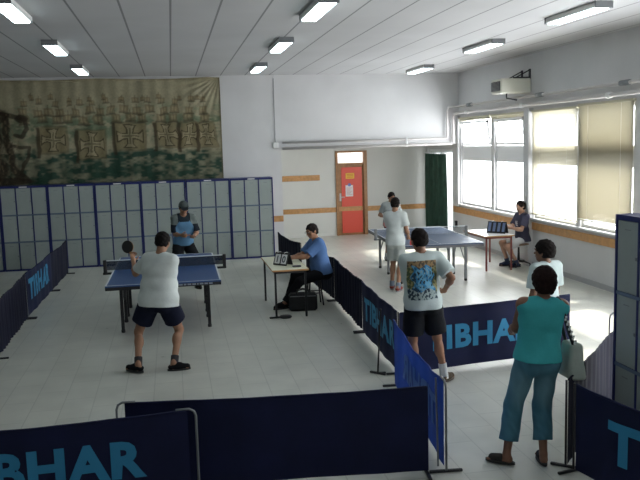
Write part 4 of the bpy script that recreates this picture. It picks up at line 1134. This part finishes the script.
# 3. umpire on the stool
def glasses(c):
    S = c['S']; Mh = c['Mh']; hc = c['headc']; g = lambda p: hc+Mh @ np.array(p)*S
    mb = MB()
    for sx in (-1, 1):
        mb.tube([g((sx*(.032+.021*cos(a)), .103, .010+.015*sin(a))) for a in np.linspace(0, 2*pi, 13)], .0018, 5)
        mb.tube([g((sx*.053, .103, .012)), g((sx*.078, .09, .014)), g((sx*.083, .0, .012))], .0018, 5)
    mb.tube([g((-.011, .104, .014)), g((.011, .104, .014))], .0018, 5)
    mb.build('glasses', M_black, c['t'])
def p3():
    loc, rz = (2.27, 11.98, 0), radians(96)
    spec = dict(h=.008, rz=rz, hip=.53, hip_scaled=False, lean=.20, head=(.30, .12), girth=1.05, belly=.02,
        hands=[((.06, .50, .775), (.5, -.3, -1), .55), ((-.10, .52, .79), (-.5, -.2, -1), .55)],
        feet=[((.06, .56, .085), (.1, 1, .6), .1), ((-.12, .66, .085), (-.1, 1, .8), .1)],
        skin=('tan', (.30, .15, .09)), hair=(.018, .014, .013), hairlen=.010,
        clothes=[tshirt((.10, .19, .40), hem=-.03, sleeve=.85, loose=.022, name='shirt', sl_r=1.1), shorts((.012, .012, .015), length=1.93, r0=.100, r1=.085, name='trousers', waist=.09), shoes((.012, .012, .012)), glasses])
    return person('person in a light blue shirt and dark trousers umpiring, seated at the cream desk', loc, 1.70, spec)
p3()
# 4. player in pale shirt at the near corner of the second table
def p4():
    loc, rz = (3.68, 12.62, 0), -.55
    spec = dict(rz=rz, hip=.925, lean=.03, head=(.1, .05), girth=.84, hairlow=-.06, shoulder=.15,
        hands=[((.18, .19, .93), (.3, -1, -.2), .8), ((-.06, .30, 1.00), (-.3, -1, -.2), .5)],
        feet=[((.05, -.06, .085), (0, 1, 0), -.1), ((-.10, .10, .085), (0, 1, 0), .1)], skin=('warm', (.34, .18, .11)), sw=.16,
        clothes=[tshirt((.56, .60, .59), hem=-.06, sleeve=.7, loose=.03, flare=.01, sl_r=1.15), shorts((.42, .45, .43), length=.80, r0=.108, r1=.112), shoes((.25, .05, .04), sole=(.3, .3, .3), sock=(.20, .24, .3), socktop=.08)])
    t, c = person('person in pale shirt and shorts with back turned at the sunlit table corner', loc, 1.62, spec)
    w = c['arms'][0][2]; racket("red bat hanging in the hand of the player with back turned", np.array(loc)+rotz(rz) @ (w+nrm(w-c['arms'][0][1])*.08), (.55, .0, -.6), (-.2, -1, .2), M_rred, M_rblk)
p4()
# 5. player facing us beyond
def p5():
    loc, rz = (4.56, 15.98, 0), pi+.1
    spec = dict(rz=rz, hip=.92, lean=.06, head=(.1, .25), girth=.92,
        hands=[((.17, .12, .95), (.3, -1, -.2), .8), ((-.16, .22, 1.0), (-.3, -1, -.2), .6)],
        feet=[((.12, .0, .085), (0, 1, 0), -.1), ((-.12, .05, .085), (0, 1, 0), .1)], skin=('warm', (.34, .18, .11)),
        clothes=[tshirt((.33, .36, .36), hem=-.05, sleeve=.7, loose=.03, flare=.01), shorts((.05, .06, .08), length=.8), shoes((.3, .3, .3), sock=(.5, .5, .5)), glasses])
    t, c = person('person in a grey shirt facing the camera at the far end of the sunlit table', loc, 1.50, spec)
    w = c['arms'][0][2]; racket('red bat in the hand of the player in the grey shirt', np.array(loc)+rotz(rz) @ (w+nrm(w-c['arms'][0][1])*.08), (-.1, -.2, -.6), (0, -1, .2), M_rred, M_rblk)
p5()
# 6. scorer under the windows
def small_print(P, c, col):
    C = np.tile(np.array(col), (len(P), 1)); q = (P-c['chest']) @ c['Mc']
    m = (q[:, 1] > .05) & (np.abs(q[:, 0]+.02) < .045) & (np.abs(q[:, 2]-.0) < .05) & (np.sin(q[:, 0]*130)+np.sin(q[:, 2]*150) > -.3); C[m] = (.5, .5, .52)
    return C
def p6():
    loc, rz = (6.82, 14.35, 0), radians(92)
    spec = dict(rz=rz, hip=.535, hip_scaled=False, lean=.03, head=(.05, .12), girth=.90,
        hands=[((.02, .36, .80), (.4, -.3, -1), .5), ((-.12, .35, .80), (-.4, -.3, -1), .5)],
        feet=[((.10, .27, .085), (0, 1, .8), 0), ((-.13, .17, .085), (0, 1, .8), 0)], skin=('light', (.48, .28, .20)), hair=(.02, .013, .012),
        clothes=[tshirt((.05, .05, .085), hem=-.04, sleeve=.75, loose=.025, colfn=small_print, sl_r=1.1), shorts((.62, .63, .66), length=.80, r0=.095, r1=.10, waist=.09), shoes((.03, .04, .08), sock=(.06, .08, .14), socktop=.08)])
    return person('person in dark shirt and white shorts keeping score at the desk by the windows', loc, 1.68, spec)
p6()
# 7. man with the printed shirt, hand on hip
def back_print(P, c, col):
    C = np.tile(np.array(col), (len(P), 1)); M = c['Mc']; q = (P-(c['chest']*.75+c['waist']*.25)) @ M
    x = (q[:, 0]+.025)/.15; z = (q[:, 2]+.02)/.20
    inside = (np.abs(x) < 1) & (np.abs(z) < 1) & (q[:, 1] < .0)
    n = lambda a, b, p: np.sin(x*a+2.1*np.sin(z*b+p)+p)*np.cos(z*a*.9+1.7*np.sin(x*b*1.3-p))
    r = n(5, 3.1, .4)+.5*n(11, 5, 1.7); r2 = n(15, 7, 2.2)+.5*n(27, 9, .3)
    D = np.zeros_like(C); D[:] = (.05, .24, .46)
    D[r > .35] = (.16, .42, .62); D[r < -.35] = (.03, .07, .12); D[(r2 > .55)] = (.025, .035, .045); D[(r2 < -.8)] = (.30, .42, .42)
    side = np.abs(x) > .72+.12*np.sin(z*9); D[side] = (.10, .12, .06); D[side & (r2 > .1)] = (.33, .30, .14)
    top = z > .70+.08*np.sin(x*7); D[top] = (.30, .20, .10); D[top & (r2 > .1)] = (.09, .07, .05)
    bot = z < -.52+.1*np.sin(x*5); D[bot] = (.03, .05, .07); D[bot & (r2 > -.15)] = (.36, .44, .43)
    C[inside] = D[inside]
    return C
def p7():
    loc, rz = (2.49, 7.56, 0), -.02
    spec = dict(h=.006, rz=rz, hip=.95, lean=.02, head=(.10, .10), girth=1.05, hairlow=-.06, shoulder=.18, hs=1.08, px=.0, side=-.03,
        hands=[((.235, .0, 1.00), (.35, -1, -.1), .55, (-.8, .5, -.25)), ((-.02, .30, 1.06), (-.3, -.9, -.5), .5)],
        feet=[((.24, .03, .085), (0.1, 1, 0), -.85), ((-.10, .0, .085), (0, 1, 0), .2)], skin=('tan', (.30, .15, .09)),
        clothes=[tshirt((.50, .57, .56), hem=-.06, sleeve=.80, loose=.028, flare=.008, colfn=back_print, sl_r=1.2), shorts((.012, .013, .016), length=.82, r0=.112, r1=.118), shoes((.10, .075, .055), sole=(.12, .10, .08), sock=(.55, .56, .56), socktop=.13)])
    return person('person in white shirt with a blue picture on the back, hand on hip', loc, 1.64, spec)
p7()
# 8. boy
def p8():
    loc, rz = (3.89, 7.62, 0), .35
    spec = dict(h=.007, rz=rz, hip=.92, head=(.35, .0), girth=.85, hs=1.24, hairlen=.018, hairlow=-.055, skin=('brown', (.20, .10, .06)), shoulder=.185,
        hands=[((.19, .06, .62), (.3, -1, 0), .4), ((-.20, .05, .62), (-.3, -1, 0), .4)],
        feet=[((.08, .0, .07), (0, 1, 0), -.1), ((-.08, .02, .07), (0, 1, 0), .1)],
        clothes=[tshirt((.50, .58, .57), hem=-.12, sleeve=.85, loose=.045, flare=.015, sl_r=1.3), shorts((.10, .12, .16), length=.85), shoes((.3, .3, .3))])
    return person('child with short dark hair and pale shirt standing just beyond the woman', loc, 1.45, spec)
p8()
# 9. woman in the teal top
def denim(P, c, col):
    C = np.tile(np.array([.07, .19, .26]), (len(P), 1)); S = c['S']
    for hp, kn, an, _ in c['legs']:
        m = hp*.45+kn*.55; d = np.sqrt((((P-m)/np.array([.09, .12, .20]))**2).sum(1)); w = np.clip(1.25-d, 0, 1)[:, None]; C = C*(1-.7*w)+np.array([.25, .42, .48])*.7*w
    C *= (1+.10*np.sin(P[:, 2:3]*23+4*np.sin(P[:, 0:1]*31+P[:, 2:3]*9))*np.sin(P[:, 1:2]*37+P[:, 2:3]*14))
    return C
def p9():
    loc, rz = (2.62, 5.52, 0), -.08
    spec = dict(h=.006, rz=rz, hip=.93, px=.13, side=.10, head=(.0, .12), girth=1.10, hs=1.03, hairlen=.028, hairlow=-.10, hair=(.016, .008, .007), belly=.02, shoulder=.172, arm=1.08, leg=1.0, cuff=.088,
        hairextra=((0, -.045, -.02, .062, .055, .07),),
        hands=[((.24, .34, 1.00), (.2, -1, -.6), .7), ((.04, .34, .98), (-.35, -.9, -.5), .7)],
        feet=[((.145, -.10, .085), (.05, 1, 0), -.15), ((-.135, -.05, .085), (-.05, 1, 0), .95)], skin=('tanned', (.24, .12, .075)),
        clothes=[tshirt((.06, .42, .45), hem=.0, sleeve=0, loose=.012, name='sleeveless_top', neckr=.062, amp=.0035, infl=.010), shorts((.03, .08, .14), length=1.72, r0=.094, r1=.095, name='capri_jeans', colfn=denim, waist=.03), shoes((.05, .045, .04), sole=(.03, .03, .03), open_back=True)])
    t, c = person('person in a teal sleeveless top and faded cropped jeans with a shoulder bag', loc, 1.555, spec)
    # shoulder bag
    s0 = np.array(loc)+rotz(rz) @ (c['girdle']+np.array([.125, -.0, .055]))
    b = thing('shoulder_bag', "pale grey bag with dark patterned strap hanging at the woman's side", 'bag', (3.04, 5.50, .82), rz)
    R = rotz(-rz)
    F = Field((-.13, -.20, -.20), (.13, .20, .22), .007)
    def bagf(X, Y, Z):
        w = np.clip((.13-Z)/.28, 0, 1); hx = .022+.024*w; hy = .060+.030*w; r = .03
        dx = np.abs(X)-hx; dy = np.abs(Y)-hy; dz = np.abs(Z+.015)-.115
        return np.sqrt(np.maximum(dx, 0)**2+np.maximum(dy, 0)**2+np.maximum(dz, 0)**2)+np.minimum(np.maximum(np.maximum(dx, dy), dz), 0)-r
    F.un(bagf, (-.1, -.15, -.17), (.1, .15, .15), 0); F.folds(.003, 26, 2)
    F.build('bag_body', fabric('bag pale', (.40, .46, .42)), b)
    MB().box(-.03, .03, -.085, .085, .10, .125, bev=.008).build('zip_band', mat('bag trim dark', (.05, .05, .05)), b)
    MB().box(-.004, .004, -.02, .06, -.16, .02).build('tassel', mat('bag tassel', (.30, .27, .22)), b) if False else None
    sl = R @ (s0-np.array([3.04, 5.50, .82]))
    for sgn in (-1, 1):
        q0 = np.array([-.02, sgn*.07, .11]); q1 = sl+np.array([.012, sgn*.06, -.07])
        pts = [q0*(1-f)+q1*f for f in (0, .25, .5, .75, 1.)]+[sl+np.array([0, sgn*.03, -.008]), sl+np.array([0, 0, .004])]
        MB().tube(pts, [.012, .015, .017, .017, .017, .017, .017], 8).build('strap', M_black, b, smooth=True)
    ck = MB()
    for k in range(12):
        f = k/13; q0 = np.array([-.02, -.09, .13]); q1 = sl+np.array([.012, -.06, -.10]); p = q0*(1-f)+q1*f+np.array([0, -.017, 0]); ck.box(p[0]-.014+.014*(k % 2), p[0]+.014*(k % 2), p[1]-.004, p[1]+.004, p[2], p[2]+.016)
    ck.build('strap_check', M_paper, b)
p9()

# ------------------------------------------------------------------ light
W = bpy.data.worlds.new('world'); bpy.context.scene.world = W; W.use_nodes = True
bg = W.node_tree.nodes['Background']; bg.inputs[0].default_value = (.93, .97, 1.0, 1); bg.inputs[1].default_value = 13.0
def area(name, loc, rot, sx, sy, power, col, portal=False):
    l = bpy.data.lights.new(name, 'AREA'); l.shape = 'RECTANGLE'; l.size = sx; l.size_y = sy; l.energy = power; l.color = col
    o = bpy.data.objects.new(name, l); o.location = loc; o.rotation_euler = rot; COL.objects.link(o)
    if portal: l.cycles.is_portal = True
    return o
for (a, b) in WIN+WIN_FILL:
    area('window_portal', (XR+.22, (a+b)/2, (ZB+ZT)/2), (0, radians(90), 0), ZT-ZB, b-a, 10, (1, 1, 1), True)
area('window_portal', (XR+.22, 19.7, 1.18), (0, radians(90), 0), 2.3, 1.9, 10, (1, 1, 1), True)
for x in (-1.66, 1.8, 5.2):
    for y in (2.6, 5.9):
        area('fill_lamp', (x, y, ZC-.12), (0, 0, 0), .25, 1.4, 5, (.80, .95, 1.0))  # unseen lamps in line with the fixture rows, added as fill light
sun = bpy.data.lights.new('sun', 'SUN'); sun.energy = 9; sun.angle = radians(5); sun.color = (1, .93, .82)
so = bpy.data.objects.new('sun', sun); COL.objects.link(so)
dv = Vector((-1, -.12, -1.08)); so.rotation_euler = dv.to_track_quat('-Z', 'Y').to_euler()
sc = bpy.context.scene
sc.cycles.use_denoising = True
sc.cycles.max_bounces = 8; sc.cycles.diffuse_bounces = 5; sc.cycles.transparent_max_bounces = 16
sc.cycles.sample_clamp_indirect = 6
sc.view_settings.view_transform = 'Standard'; sc.view_settings.look = 'None'; sc.view_settings.exposure = 0.08
